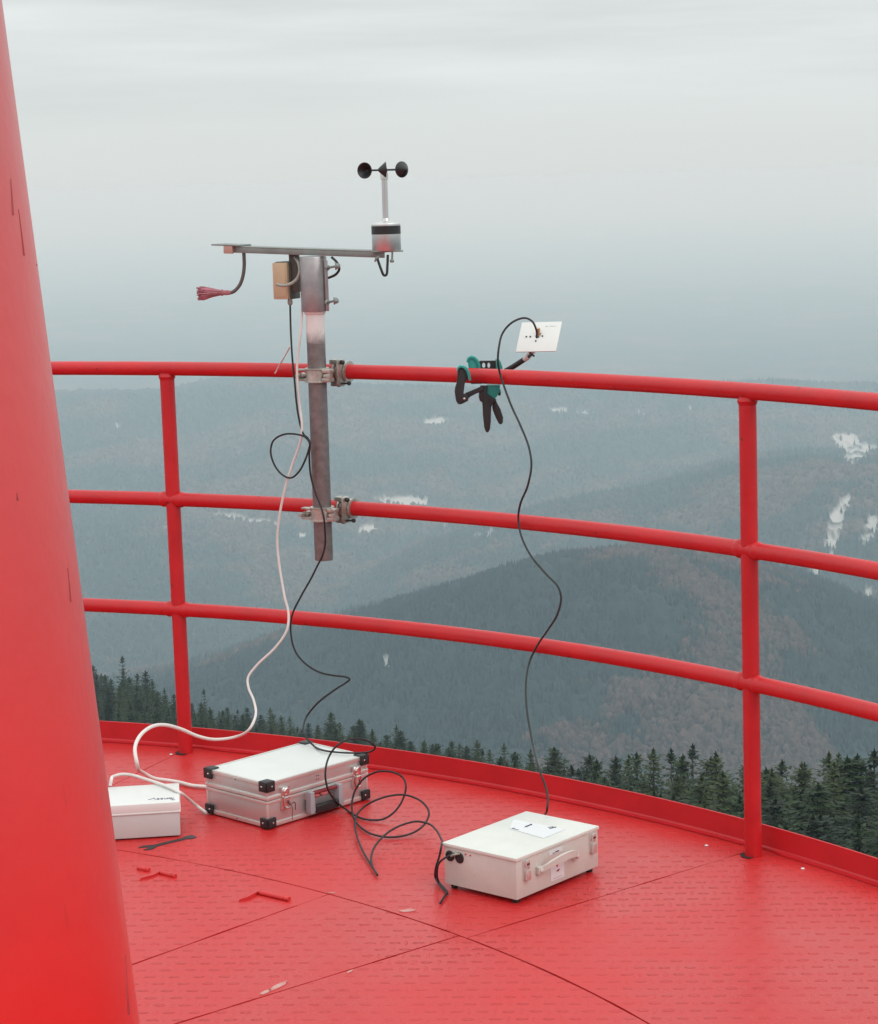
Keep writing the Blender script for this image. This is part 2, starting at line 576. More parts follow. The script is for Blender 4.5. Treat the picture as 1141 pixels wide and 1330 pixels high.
def smooth_path(pts, n=8, close=False):
    """Centripetal Catmull-Rom through the points"""
    P = [Vector(p) for p in pts]
    if not close:
        P = [P[0] * 2 - P[1]] + P + [P[-1] * 2 - P[-2]]
    res = []
    for i in range(1, len(P) - 2):
        p0, p1, p2, p3 = P[i - 1:i + 3]
        t0 = 0
        t1 = t0 + max(1e-5, (p1 - p0).length) ** 0.5
        t2 = t1 + max(1e-5, (p2 - p1).length) ** 0.5
        t3 = t2 + max(1e-5, (p3 - p2).length) ** 0.5
        for k in range(n):
            t = t1 + (t2 - t1) * k / n
            a1 = p0 * ((t1 - t) / (t1 - t0)) + p1 * ((t - t0) / (t1 - t0))
            a2 = p1 * ((t2 - t) / (t2 - t1)) + p2 * ((t - t1) / (t2 - t1))
            a3 = p2 * ((t3 - t) / (t3 - t2)) + p3 * ((t - t2) / (t3 - t2))
            b1 = a1 * ((t2 - t) / (t2 - t0)) + a2 * ((t - t0) / (t2 - t0))
            b2 = a2 * ((t3 - t) / (t3 - t1)) + a3 * ((t - t1) / (t3 - t1))
            res.append(b1 * ((t2 - t) / (t2 - t1)) + b2 * ((t - t1) / (t2 - t1)))
    res.append(P[-2])
    return res

def frame(org, yaw):
    return Matrix.Translation(Vector(org)) @ Matrix.Rotation(yaw, 4, 'Z')

# ------------------------------------------------------------------ terrain
# TERRAIN BEGIN
def vnoise(x, y, seed=0):
    xi, yi = np.floor(x).astype(np.int64), np.floor(y).astype(np.int64)
    fx, fy = x - xi, y - yi
    fx, fy = fx * fx * (3 - 2 * fx), fy * fy * (3 - 2 * fy)
    def h(a, b):
        n = (a * 374761393 + b * 668265263 + seed * 974634541) & 0x7fffffff
        n = ((n ^ (n >> 13)) * 1274126177) & 0x7fffffff
        return ((n ^ (n >> 16)) & 0xffff) / 65535.0
    return (h(xi, yi) * (1 - fx) + h(xi + 1, yi) * fx) * (1 - fy) + (h(xi, yi + 1) * (1 - fx) + h(xi + 1, yi + 1) * fx) * fy
def fbm(x, y, s, seed=0, o=4):
    v, a, t = 0, 1.0, 0
    for i in range(o):
        v = v + a * (vnoise(x / s, y / s, seed + i) - 0.5)
        t += a
        a *= 0.5
        s *= 0.5
    return v / t
# hills: distance of the crest, its azimuth / elevation as seen from the tower, front and back slope, wander of the crest line
HILLS = [
    (13500, [(-9.714, -4.274), (-5.225, -4.174), (-0.083, -4.162), (3.483, -4.119), (6.629, -4.151), (11.289, -4.271)], 0.07, 0.02, 500),
    (5400, [(-9.763, -5.168), (-8.211, -5.196), (-6.843, -5.213), (-6.012, -5.068), (-4.668, -5.0), (-3.684, -5.094), (-2.302, -5.259), (-0.12, -5.405), (1.469, -5.489), (4.643, -5.485), (8.568, -5.457), (11.29, -5.569)], 0.085, 0.12, 260),
    (3900, [(-9.959, -8.793), (-7.408, -8.828), (-4.831, -8.925), (-2.444, -9.294), (-0.262, -10.197), (2.519, -11.809)], 0.12, 0.12, 200),
    (3350, [(-5.56, -11.931), (-3.51, -10.936), (-1.878, -10.344), (-0.244, -9.603), (1.377, -9.111), (2.99, -8.692), (5.071, -8.355), (6.584, -7.963), (7.769, -7.642), (9.53, -7.463), (11.291, -7.608)], 0.17, 0.14, 160),
    (1800, [(-10.44, -13.889), (-6.619, -13.154), (-3.964, -12.24), (-1.917, -11.49), (-0.285, -10.949), (1.341, -10.497), (2.557, -10.168), (3.362, -10.046), (4.566, -9.987), (6.559, -10.05), (7.745, -10.333), (9.516, -10.884), (11.293, -11.612)], 0.25, 0.2, 70),
]
EYE = 1.7418
def terrain(x, y):
    r = np.hypot(x, y)
    az = np.degrees(np.arctan2(x, y))
    layers = []
    brow = np.interp(az, [-60, -10, -4, 0, 4, 11, 60], [420, 420, 330, 250, 172, 138, 150])      # the summit breaks off below the tower
    loc = np.where(r < brow, -(22 + 0.2 * r), -(22 + 0.2 * brow + 0.46 * (r - brow)))
    loc = np.maximum(loc, -640)
    layers.append(loc + fbm(x, y, 60, 3) * np.clip(r / 100, 0, 4))
    far = np.interp(r, [0, 6500, 9500, 14000, 60000], [-640, -680, -900, -1150, -1250])
    layers.append(far + fbm(x, y, 900, 8) * 60)
    for i, (D, ae, sf, sb, wd) in enumerate(HILLS):
        a = [q[0] for q in ae]
        e = [q[1] for q in ae]
        D2 = D + wd * 2 * fbm(az * 60, az * 0, 240, 20 + i, 3)
        el = np.interp(az, [a[0] - 60] + a + [a[-1] + 60], [e[0] - 1.0] + e + [e[-1] - 1.0])
        cz = EYE + D2 * np.tan(np.radians(el))
        d = r - D2
        wdt = 0.04 * D
        s = np.sqrt(d * d + wdt * wdt) - wdt
        h = cz - np.where(d < 0, sf, sb) * s
        amp = np.clip(np.abs(d) / (0.12 * D), 0, 1) * 0.010 * D
        h = h + fbm(x, y, 0.09 * D, 40 + i, 5) * amp * 1.6 + fbm(x, y, 0.02 * D, 60 + i, 3) * 0.0016 * D
        layers.append(h)
    k = 7.0
    m = np.max(layers, axis=0)
    return m + k * np.log(sum(np.exp((l - m) / k) for l in layers))
# TERRAIN END

SNOW = [([(832.2, 4665.2), (887.6, 4683.1), (867.2, 4525.3), (897.7, 4496.6), (888.2, 4449.0), (743.4, 3810.0), (629.3, 3284.3), (607.2, 3203.9), (602.7, 3289.3), (826.8, 4460.8), (820.7, 4547.6)], 0.36), ([(557.0, 3016.9), (567.9, 3030.1), (554.4, 2969.5), (536.8, 2913.8), (523.7, 2869.9), (510.3, 2829.5), (494.4, 2829.5), (508.6, 2887.0), (526.1, 2950.9)], 0.36), ([(574.9, 2935.9), (587.5, 2942.3), (575.7, 2883.1), (547.3, 2825.5), (543.2, 2840.5)], 0.46), ([(515.1, 2823.0), (504.5, 2808.1), (478.3, 2759.9), (464.7, 2737.5), (463.7, 2754.1), (489.6, 2802.3)], 0.3), ([(529.4, 2723.0), (533.7, 2711.2), (374.4, 1976.2), (373.6, 1994.2)], 0.32), ([(348.1, 2980.1), (358.7, 2964.2), (209.6, 1806.5), (205.4, 1814.1)], 0.22), ([(414.0, 2850.9), (419.6, 2841.6), (285.4, 1975.3), (297.4, 2083.9)], 0.25), ([(-121.9, 4144.3), (-101.8, 4160.9), (-46.3, 4145.8), (-18.9, 4122.0), (-20.4, 4086.2), (-72.0, 4093.6)], 0.08), ([(-151.1, 3951.0), (-127.4, 4002.0), (-104.8, 3991.0), (-117.4, 3933.1), (-136.1, 3909.7)], 0.22), ([(-420.9, 4072.5), (-384.1, 4060.2), (-321.0, 3975.6), (-285.6, 3905.4), (-283.9, 3879.0), (-332.5, 3943.8), (-388.2, 4024.3)], 0.12), ([(-32.9, 4949.8), (5.2, 4973.9), (32.7, 4964.2), (13.4, 4930.8), (-12.5, 4902.2)], 0.2), ([(259.0, 5094.2), (295.5, 5052.8), (296.5, 4984.4), (266.7, 5010.4)], 0.25), ([(314.1, 4988.2), (362.5, 5009.2), (358.5, 4956.2), (318.4, 4949.3)], 0.5), ([(453.8, 5055.8), (480.6, 5023.8), (472.5, 4941.8), (447.0, 4963.5)], 0.45), ([(658.7, 4881.8), (673.6, 4903.9), (658.7, 4772.3), (648.9, 4773.6)], 0.5), ([(562.6, 4961.4), (574.5, 4974.7), (568.9, 4926.8), (559.3, 4932.7)], 0.4), ([(-48.9, 1708.7), (-41.5, 1703.9), (-41.9, 1684.2), (-46.2, 1687.3)], 0.0), ([(-474.1, 3803.9), (-454.4, 3806.3), (-449.8, 3765.9), (-470.6, 3763.4)], 0.3), ([(-250.8, 3843.7), (-234.2, 3859.7), (-232.8, 3807.7), (-246.8, 3799.4)], 0.2), ([(102.3, 3060.3), (112.0, 3083.8), (116.0, 3074.7), (61.4, 1800.1)], 0.3), ([(-730.9, 5043.1), (-719.3, 5034.8), (-713.6, 4991.1), (-723.4, 4999.5)], 0.5), ([(5.5, 3950.1), (18.0, 3957.7), (17.6, 3904.4), (6.6, 3908.2)], 0.45), ([(50.4, 3308.2), (80.4, 3339.9), (81.5, 3294.8), (51.9, 3266.8)], 0.45)]
def beech_stand(x, y):
    n = fbm(x, y, 210, 77, 5) + 0.35 * fbm(x, y, 45, 88, 3)
    return np.clip((n - 0.03) / 0.10, 0, 1)
def in_poly(poly, xs, ys):
    px, py = np.array([p[0] for p in poly]), np.array([p[1] for p in poly])
    ins = np.zeros(xs.shape, bool)
    j = len(poly) - 1
    for i in range(len(poly)):
        ins ^= ((py[i] > ys) != (py[j] > ys)) & (xs < (px[j] - px[i]) * (ys - py[i]) / (py[j] - py[i] + 1e-9) + px[i])
        j = i
    return ins
def build_terrain():
    az = np.unique(np.concatenate([np.arange(-180, -16, 4.0), np.arange(-16, -12, 0.4), np.arange(-12, 13.5, 0.05), np.arange(13.5, 18, 0.4), np.arange(18, 180.1, 4.0)]))
    az = az[:-1] if az[-1] >= 180 else az
    rr = np.concatenate([np.geomspace(3, 420, 60)[:-1], np.geomspace(420, 1200, 90)[:-1], np.geomspace(1200, 2000, 140)[:-1],
                         np.geomspace(2000, 5700, 360)[:-1], np.geomspace(5700, 15000, 130)[:-1], np.geomspace(15000, 68000, 30)])
    A, RR = np.meshgrid(np.radians(az), rr)
    X, Y = RR * np.sin(A), RR * np.cos(A)
    Z = terrain(X, Y)
    snow = np.zeros_like(Z)
    for poly, thr in SNOW:
        px = [p[0] for p in poly]
        py = [p[1] for p in poly]
        c = (X > min(px)) & (X < max(px)) & (Y > min(py)) & (Y < max(py))
        if not c.any():
            continue
        xs, ys = X[c], Y[c]
        ins = in_poly(poly, xs, ys)
        n = vnoise(xs / 5.0, ys / 15.0, 91) * 0.65 + vnoise(xs / 24.0, ys / 50.0, 92) * 0.35
        snow[c] = np.maximum(snow[c], np.where(ins, np.clip((n - thr + 0.06) / 0.16, 0, 1), 0.0))
    # tree canopy roughness on the wooded slopes
    can = vnoise(X / 6.5, Y / 6.5, 5) ** 1.5 * 11 + fbm(X, Y, 40, 6, 2) * 7
    Z = Z + can * np.clip((RR - 500) / 600, 0, 1) * np.clip((9000 - RR) / 3000, 0.0, 1) * (1 - snow)
    nr, na = Z.shape
    co = np.stack([X, Y, Z], -1).reshape(-1, 3).astype(np.float32)
    i, j = np.meshgrid(np.arange(nr - 1), np.arange(na), indexing='ij')
    j2 = (j + 1) % na
    q = np.stack([i * na + j, (i + 1) * na + j, (i + 1) * na + j2, i * na + j2], -1).reshape(-1, 4)[:, ::-1]
    cap = np.array([[k for k in range(na)]])
    me = bpy.data.meshes.new('terrain')
    me.vertices.add(len(co))
    me.vertices.foreach_set('co', co.ravel())
    me.loops.add(q.size)
    me.loops.foreach_set('vertex_index', q.ravel().astype(np.int32))
    me.polygons.add(len(q))
    me.polygons.foreach_set('loop_start', (np.arange(len(q)) * 4).astype(np.int32))
    me.update(calc_edges=True)
    at = me.attributes.new('snow', 'FLOAT', 'POINT')
    at.data.foreach_set('value', snow.ravel().astype(np.float32))
    at = me.attributes.new('beech', 'FLOAT', 'POINT')
    at.data.foreach_set('value', beech_stand(X, Y).ravel().astype(np.float32))
    me.shade_smooth()
    if me.polygons[len(q) // 2].normal.z < 0:
        me.flip_normals()
    m = bpy.data.materials.new('wooded_hills')
    t = nodes_of(m)
    b = t.nodes['Principled BSDF']
    b.inputs['Roughness'].default_value = 0.95
    b.inputs['Specular IOR Level'].default_value = 0.1
    tc = t.nodes.new('ShaderNodeTexCoord')
    def nz(scale, det, rough=0.6):
        n = t.nodes.new('ShaderNodeTexNoise')
        n.inputs['Scale'].default_value = scale
        n.inputs['Detail'].default_value = det
        n.inputs['Roughness'].default_value = rough
        t.links.new(tc.outputs['Object'], n.inputs['Vector'])
        return n.outputs['Fac']
    def ramp(src, p0, c0, p1, c1):
        r = t.nodes.new('ShaderNodeValToRGB')
        r.color_ramp.elements[0].position = p0
        r.color_ramp.elements[1].position = p1
        r.color_ramp.elements[0].color = (*c0, 1)
        r.color_ramp.elements[1].color = (*c1, 1)
        t.links.new(src, r.inputs[0])
        return r.outputs[0]
    def mix(f, a, c):
        x = t.nodes.new('ShaderNodeMix')
        x.data_type = 'RGBA'
        t.links.new(f, x.inputs['Factor'])
        for s_, v in (('A', a), ('B', c)):
            if hasattr(v, 'links'):
                t.links.new(v, x.inputs[s_])
            else:
                x.inputs[s_].default_value = (*v, 1)
        return x.outputs['Result']
    con = ramp(nz(0.09, 4), 0.35, (0.006, 0.013, 0.014), 0.7, (0.026, 0.038, 0.036))
    dec = ramp(nz(0.09, 4), 0.3, (0.040, 0.027, 0.023), 0.7, (0.105, 0.066, 0.054))
    ba = t.nodes.new('ShaderNodeAttribute')
    ba.attribute_name = 'beech'
    stand = ba.outputs['Fac']
    c = mix(stand, con, dec)
    sa = t.nodes.new('ShaderNodeAttribute')
    sa.attribute_name = 'snow'
    c = mix(sa.outputs['Fac'], c, (0.43, 0.43, 0.42))
    t.links.new(c, b.inputs['Base Color'])
    me.materials.append(m)
    o = bpy.data.objects.new('terrain', me)
    COL.objects.link(o)
    return struct(o)
build_terrain()

def build_forest():
    """The woods on the far slopes: one mass of small crowns, spruce or bare beech by stand."""
    g = np.random.default_rng(4)
    xs, ys, hs = [], [], []
    for r0, r1, a0, a1, n, h in ((1180, 1990, -10.5, 13, 52000, 8.5), (1990, 3450, -10.5, 13, 34000, 10), (3450, 5500, -10.5, 13, 34000, 12)):
        r = np.sqrt(g.uniform(r0 * r0, r1 * r1, n))
        a = np.radians(g.uniform(a0, a1, n))
        xs.append(r * np.sin(a)); ys.append(r * np.cos(a)); hs.append(h * g.uniform(0.65, 1.25, n))
    x, y, h = np.concatenate(xs), np.concatenate(ys), np.concatenate(hs)
    keep = np.ones(len(x), bool)
    for poly, thr in SNOW:
        keep &= ~(in_poly(poly, x, y) & (g.random(len(x)) > max(0.0, thr - 0.30)))
    x, y, h = x[keep], y[keep], h[keep]
    z = terrain(x, y) + 1.0
    be = beech_stand(x, y) > g.random(len(x)) * 0.9 + 0.08
    k = 5
    an = np.arange(k) * 2 * np.pi / k
    def ring(r, zz): return np.stack([r * np.cos(an + zz), r * np.sin(an + zz), np.full(k, zz)], -1)
    spr = np.concatenate([ring(0.20, 0.05), ring(0.13, 0.45), [[0, 0, 1.0]]])
    bee = np.concatenate([ring(0.26, 0.25), ring(0.30, 0.58), [[0, 0, 0.88]]])
    q = []
    for i in range(k):
        j = (i + 1) % k
        q += [(i, j, k + j), (i, k + j, k + i), (k + i, k + j, 2 * k)]
    q = np.array(q)
    T = np.where(be[:, None, None], bee[None], spr[None])
    jit = 1 + g.uniform(-0.3, 0.3, T.shape)
    co = T * jit * h[:, None, None]
    ro = g.uniform(0, 6.28, len(x))
    c_, s_ = np.cos(ro)[:, None], np.sin(ro)[:, None]
    co = np.stack([co[..., 0] * c_ - co[..., 1] * s_ + x[:, None], co[..., 0] * s_ + co[..., 1] * c_ + y[:, None], co[..., 2] + z[:, None]], -1).reshape(-1, 3)
    fi = (q[None] + (np.arange(len(x)) * (2 * k + 1))[:, None, None]).reshape(-1, 3)
    me = bpy.data.meshes.new('forest')
    me.vertices.add(len(co))
    me.vertices.foreach_set('co', co.ravel().astype(np.float32))
    me.loops.add(fi.size)
    me.loops.foreach_set('vertex_index', fi.ravel().astype(np.int32))
    me.polygons.add(len(fi))
    me.polygons.foreach_set('loop_start', (np.arange(len(fi)) * 3).astype(np.int32))
    me.update(calc_edges=True)
    tint = np.where(be[:, None], np.array([[0.072, 0.046, 0.040]]) * g.uniform(0.55, 1.35, (len(x), 1)), np.array([[0.012, 0.023, 0.024]]) * g.uniform(0.5, 1.6, (len(x), 1)))
    col = np.concatenate([tint, np.ones((len(x), 1))], 1)
    at = me.color_attributes.new('tint', 'FLOAT_COLOR', 'POINT')
    at.data.foreach_set('color', np.repeat(col, 2 * k + 1, axis=0).ravel().astype(np.float32))
    m = bpy.data.materials.new('distant_tree_crowns')
    t = nodes_of(m)
    b = t.nodes['Principled BSDF']
    b.inputs['Roughness'].default_value = 0.95
    b.inputs['Specular IOR Level'].default_value = 0.1
    a = t.nodes.new('ShaderNodeVertexColor')
    a.layer_name = 'tint'
    t.links.new(a.outputs['Color'], b.inputs['Base Color'])
    me.materials.append(m)
    o = bpy.data.objects.new('forest', me)
    COL.objects.link(o)
    o['kind'] = 'stuff'
build_forest()

# ------------------------------------------------------------------ viewing deck
CX, CY, RR, RT = -2.5296, 2.8676, 4.2428, 4.311
def P(az, r, z=0.0):
    a = R(az)
    return Vector((CX + r * math.sin(a), CY + r * math.cos(a), z))
STEP = 360 / 13
A0 = 23.6
gapn = lambda q, s=9.0: mnoise.noise(Vector(q) * s) * 0.5 + 0.5

def plate(mb, r0, r1, a0, a1, g=(0.003, 0.003, 0.003, 0.003), top=0.0):
    """One sheet of the deck; its edge gaps (inner, outer, start, end) vary along the joint."""
    n = max(3, int((a1 - a0) / 0.7))
    m = max(3, int((r1 - r0) / 0.04))
    pts = []
    def put(a, r, dr, da, gg):
        p = P(a, r)
        k = gg * (0.15 + 1.5 * max(0, gapn(p) - 0.12))
        q = P(a + math.degrees(da * k / r), r + dr * k, top)
        pts.append(q)
    for i in range(n + 1):
        put(a0 + (a1 - a0) * i / n, r1, -1, 1 if i == 0 else (-1 if i == n else 0), g[1])
    for i in range(1, m):
        put(a1, r1 + (r0 - r1) * i / m, 0, -1, g[3])
    if r0 > 0.01:
        for i in range(n + 1):
            put(a1 + (a0 - a1) * i / n, r0, 1, -1 if i == 0 else (1 if i == n else 0), g[0])
    else:
        pts.append(P(a1, 0.001, top))
    for i in range(1, m):
        put(a0, r0 + (r1 - r0) * i / m, 0, 1, g[2])
    k = len(pts)
    vs = pts + [Vector((p.x, p.y, p.z - 0.007)) for p in pts]
    mb.add(vs, [tuple(range(k))] + [(i, (i + 1) % k, (i + 1) % k + k, i + k) for i in range(k)])

RJ = 3.312
dk = MB()
for k in range(13):
    a = A0 + (k - 0.5) * STEP + STEP / 2
    a0, a1 = a, a + STEP
    dz = 0.0006 * ((k * 7) % 3)
    if k == 0:
        a1 = 50.75
    if k == 1:
        a0 = 50.75
    plate(dk, RJ, RT + 0.02, a0, a1, (0.0030, 0, 0.004 if k == 1 else 0.002, 0.004 if k == 0 else 0.003), dz)
    if k == 0:                                     # the bay with the hatch
        hr, h0, h1 = 3.203, 27.0, 42.3
        plate(dk, hr, RJ, a0, h1, (0.0008, 0.0028, 0.002, 0.0001), -0.0004)
        plate(dk, 2.1, hr, h0, h1, (0.002, 0.0010, 0.002, 0.0035), 0.0005)
        plate(dk, 2.1, RJ, h1, 50.3, (0.001, 0.0028, 0.0018, 0.0042), -0.0004)
        plate(dk, 2.1, hr, a0, h0, (0.001, 0.0004, 0.002, 0.002), -0.0006)
        plate(dk, 0.0, 2.1, a0, 50.3, (0, 0.002, 0.003, 0.004), 0.0)
    else:
        plate(dk, 0.0, RJ, 50.3 if k == 1 else a0, a1, (0, 0.0028, 0.003, 0.003), -0.0003 * (k % 2))
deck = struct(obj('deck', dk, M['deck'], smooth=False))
sub = MB()
sub.lathe([(0.01, -0.012), (4.33, -0.012), (4.33, -0.09), (0.01, -0.09)], (CX, CY, 0), seg=104, cap=False)
struct(obj('deck_support', sub, M['gap'], smooth=False))

# pale worn paint along the joints
ch = MB()
def chip(c, rx, ry, rot, n=26, z=0.0018, seed=1):
    rr_ = random.Random(seed)
    ring = []
    for k in range(n):
        a = 2 * math.pi * k / n
        q = 0.55 + 0.75 * (mnoise.noise(Vector((math.cos(a) * 1.7 + seed * 3.1, math.sin(a) * 1.7, seed))) * 0.5 + 0.5)
        x, y = math.cos(a) * rx * q, math.sin(a) * ry * q
        ring.append((c[0] + x * math.cos(rot) - y * math.sin(rot), c[1] + x * math.sin(rot) + y * math.cos(rot), z))
    ch.add(ring + [(a, b, -0.0005) for a, b, _ in ring], [tuple(range(n))] + [(i, (i + 1) % n, (i + 1) % n + n, i + n) for i in range(n)])
for i, (c, rx, ry, rot) in enumerate([([-0.1031, 5.1715, 0.0], 0.022, 0.01, 0.2), ([-0.3829, 4.6856, 0.0], 0.034, 0.008, 1.0), ([-0.4091, 4.6502, 0.0], 0.018, 0.007, 1.0), ([-0.2919, 5.3237, 0.0], 0.01, 0.004, -0.4), ([-0.2282, 4.7643, 0.0], 0.012, 0.003, 1.0)]):
    chip(c, rx, ry, rot, seed=i + 2)
struct(obj('worn_paint', ch, M['primer'], smooth=False))
for i, (c, lab) in enumerate((([0.8896, 5.4055, 0.0], 'tiny white fleck on the red deck right of the right railing post'),
                              ([0.674, 5.6231, 0.0], 'tiny pale fleck on the red deck left of the right railing post'),
                              ([-0.854, 6.7304, 0.0], 'tiny white fleck on the red deck in front of the left railing post'))):
    f = MB()
    f.lathe([(0.0045, 0.0008), (0.0052, 0.002), (0.0036, 0.0034), (0.001, 0.0038)], (c[0], c[1], 0), seg=7)
    tag(obj('paint_fleck', f, M['paper']), lab, 'fleck')

# ------------------------------------------------------------------ railing
def arc(r, z, a0=0, a1=360, n=240):
    return [P(a0 + (a1 - a0) * i / n, r, z) for i in range(n + 1)]
HT, HM, HL = 1.2, 0.7991, 0.4561
TR = 0.0213
rail = thing('railing', 'red painted tube railing with three curved rails round the deck', 'railing', Matrix.Translation((CX, CY, 0)))
rinv = rail.matrix_world.inverted()
def rpart(name, mb, m, **k):
    return obj(name, mb, m, rail, inv=rinv, **k)
posts = [A0 + 0.25 + k * STEP for k in range(13)]
posts[1] = 51.2
rpart('top_rail', MB().tube(arc(RR, HT)[:-1], TR, 20, close=True), M['rail'])
for nm, z in (('middle_rail', HM), ('bottom_rail', HL)):
    mb = MB().tube(arc(RR, z)[:-1], TR, 20, close=True)
    for i, a in enumerate(posts):
        b = posts[(i + 1) % 13] + (360 if i == 12 else 0)
        da = math.degrees(0.018 / RR)
        for s_ in (a + da * 1.15, b - da * 1.15):                      # weld beads where the rail meets the post
            d = 1 if s_ < (a + b) / 2 else -1
            mb.tube([P(s_ + d * 0.09 * k, RR, z) for k in range(4)], [TR * 1.03, TR * 1.16, TR * 1.10, TR * 1.0], 18)
    rpart(nm, mb, M['rail'])
for i, a in enumerate(posts):
    p0, p1 = P(a, RR + 0.008, -0.05), P(a, RR, HT - 0.012)
    mb = MB().tube([p0.lerp(p1, t / 12) for t in range(13)], 0.0222, 20)
    mb.tube([p1 + Vector((0, 0, d)) for d in (-0.022, -0.012, -0.004)], [0.0225, 0.0262, 0.0235], 18)
    rpart('post', mb, M['rail'])
# toe board with its small foot angle, open at each post slot
tb = MB()
prof = [(RT - 0.016, 0.0012), (RT - 0.016, 0.0052), (RT - 0.003, 0.0058), (RT, 0.010), (RT, 0.065), (RT + 0.005, 0.065), (RT + 0.005, -0.10), (RT, -0.10), (RT, 0.0012)]
vs, fs = [], []
m, n = len(prof), 360
for k in range(n):
    for r_, z in prof:
        cut = min(abs((k - a + 180) % 360 - 180) for a in posts) < 0.6
        vs.append(P(k, (RT - 0.002 if cut and r_ < RT - 0.01 else r_) + 0.0015 * mnoise.noise(Vector((k * 0.11, z, 3))), z))
for k in range(n):
    for j in range(m):
        k2 = (k + 1) % n
        fs.append((k * m + j, k * m + (j + 1) % m, k2 * m + (j + 1) % m, k2 * m + j))
tb.add(vs, fs)
rpart('toe_board', tb, M['toe'])
for a in posts:                                                         # the dark slot each post drops into
    sl = MB().add([P(a - 0.36, RR - 0.014, 0.0022), P(a - 0.16, RR - 0.027, 0.0022), P(a + 0.20, RR - 0.026, 0.0022), P(a + 0.26, RR + 0.02, 0.0022), P(a - 0.42, RR + 0.02, 0.0022)], [(0, 1, 2, 3, 4)])
    rpart('post_slot', sl, M['slot'], smooth=False)

# ------------------------------------------------------------------ leaning tower leg
LEG_A, LEG_B = Vector([-0.5645, 2.4405, -0.02]), Vector([-0.9189, 2.8352, 4.2])
leg = MB()
ax = (LEG_B - LEG_A)
n = 40
leg.tube([LEG_A + ax * (i / n) for i in range(n + 1)], [0.2643 + -0.0124 * (LEG_A.z + ax.z * i / n) for i in range(n + 1)], 72)
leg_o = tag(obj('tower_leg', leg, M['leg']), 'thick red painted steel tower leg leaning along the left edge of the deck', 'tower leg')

for run in [[[-0.4753, 2.5565, 1.7574], [-0.4741, 2.551, 1.7375], [-0.473, 2.545, 1.7168]], [[-0.4699, 2.5642, 1.7225], [-0.4677, 2.5612, 1.6981], [-0.4653, 2.5565, 1.6702]], [[-0.4616, 2.6142, 1.6584], [-0.4614, 2.6143, 1.6566]], [[-0.4298, 2.5287, 1.3119], [-0.4284, 2.5243, 1.2928], [-0.4271, 2.5188, 1.274]], [[-0.4686, 2.4517, 1.4117], [-0.4681, 2.4502, 1.4032]], [[-0.3834, 2.5099, 0.8529], [-0.3806, 2.491, 0.8127], [-0.3791, 2.482, 0.7898]]]:                                                     # dried runs of darker paint
    mb = MB().tube(smooth_path(run, 5), [0.0007 + 0.0009 * k / (5 * (len(run) - 1)) for k in range(5 * (len(run) - 1) + 1)], 8)
    obj('paint_run', mb, M['run'], leg_o)

# ------------------------------------------------------------------ deck hatch hinges
def hinge(label, knuckles, leaf):
    o = thing('hatch_hinge', label, 'hinge', Matrix.Translation(Vector(knuckles[0][0])), 'hinges of the deck hatch')
    inv = o.matrix_world.inverted()
    for a, b in knuckles:
        a, b = Vector(a), Vector(b)
        mb = MB().tube([a, a.lerp(b, 0.08), a.lerp(b, 0.80), a.lerp(b, 0.82), a.lerp(b, 0.86), b], [0.0045, 0.0068, 0.0068, 0.0045, 0.0065, 0.006], 12)
        obj('knuckle', mb, M['hinge'], o, inv=inv)
    a, b, c = [Vector(p) for p in leaf]
    s = (c - b).normalized() * 0.012
    pts = [a - s, b - s * 1.2, c, b + s * 1.5, a + s]
    mb = MB().add([p + Vector((0, 0, 0.0025)) for p in pts] + [Vector((p.x, p.y, -0.001)) for p in pts],
                  [(0, 1, 2, 3, 4)] + [(i, (i + 1) % 5, (i + 1) % 5 + 5, i + 5) for i in range(5)])
    obj('leaf', mb, M['hinge'], o, inv=inv, smooth=False)
hinge('red painted hinge with two short knuckles on the deck near the dark spanner',
      [([-0.8068, 5.5662, 0.004], [-0.7741, 5.5436, 0.004]), ([-0.7416, 5.5212, 0.004], [-0.6999, 5.4853, 0.004])], ([-0.7823, 5.4834, 0.003], [-0.75, 5.5091, 0.004], [-0.7371, 5.5336, 0.004]))
hinge('red painted hinge with one long knuckle on the deck below the aluminium case',
      [([-0.4739, 5.3311, 0.005], [-0.3954, 5.2701, 0.005])], ([-0.5143, 5.2869, 0.003], [-0.489, 5.3054, 0.006], [-0.4706, 5.3399, 0.006]))

# ------------------------------------------------------------------ aluminium case
LX, WY, HZ = 0.3864, 0.2589, 0.1271
ac = thing('aluminium_case', 'silver aluminium carrying case with black corners standing on the red deck', 'case', frame((-0.4916, 5.8841, 0.004), 0.8009))
zs = HZ * 0.60
mb = MB().box((0.004, 0.004, 0.004), (LX - 0.004, WY - 0.004, zs - 0.004), 0.003)
obj('body', mb, M['alu'], ac)
mb = MB().box((0.004, 0.004, zs + 0.001), (LX - 0.004, WY - 0.004, HZ - 0.003), 0.003)
lid = obj('lid', mb, M['alu'], ac)
obj('lid_panel', MB().box((0.010, 0.010, HZ - 0.004), (LX - 0.010, WY - 0.010, HZ - 0.0012), 0.001), M['alu_top'], lid)
tr = MB()
for (z0, z1, q_) in ((0.0, 0.012, 0.001), (zs - 0.011, zs - 0.0012, 0.0), (zs + 0.0002, zs + 0.011, 0.0), (HZ - 0.012, HZ, 0.001)):
    t = 0.008
    tr.box((q_, q_, z0), (LX - q_, t, z1), 0.002)
    tr.box((q_, WY - t, z0), (LX - q_, WY - q_, z1), 0.002)
    tr.box((q_, t, z0), (t, WY - t, z1), 0.002)
    tr.box((LX - t, t, z0), (LX - q_, WY - t, z1), 0.002)
for x in (0.0015, LX - 0.0085):
    for y in (0.0015, WY - 0.0085):
        for z0, z1 in ((0.012, zs - 0.011), (zs + 0.011, HZ - 0.012)):
            tr.box((x, y, z0), (x + 0.007, y + 0.007, z1), 0.002)
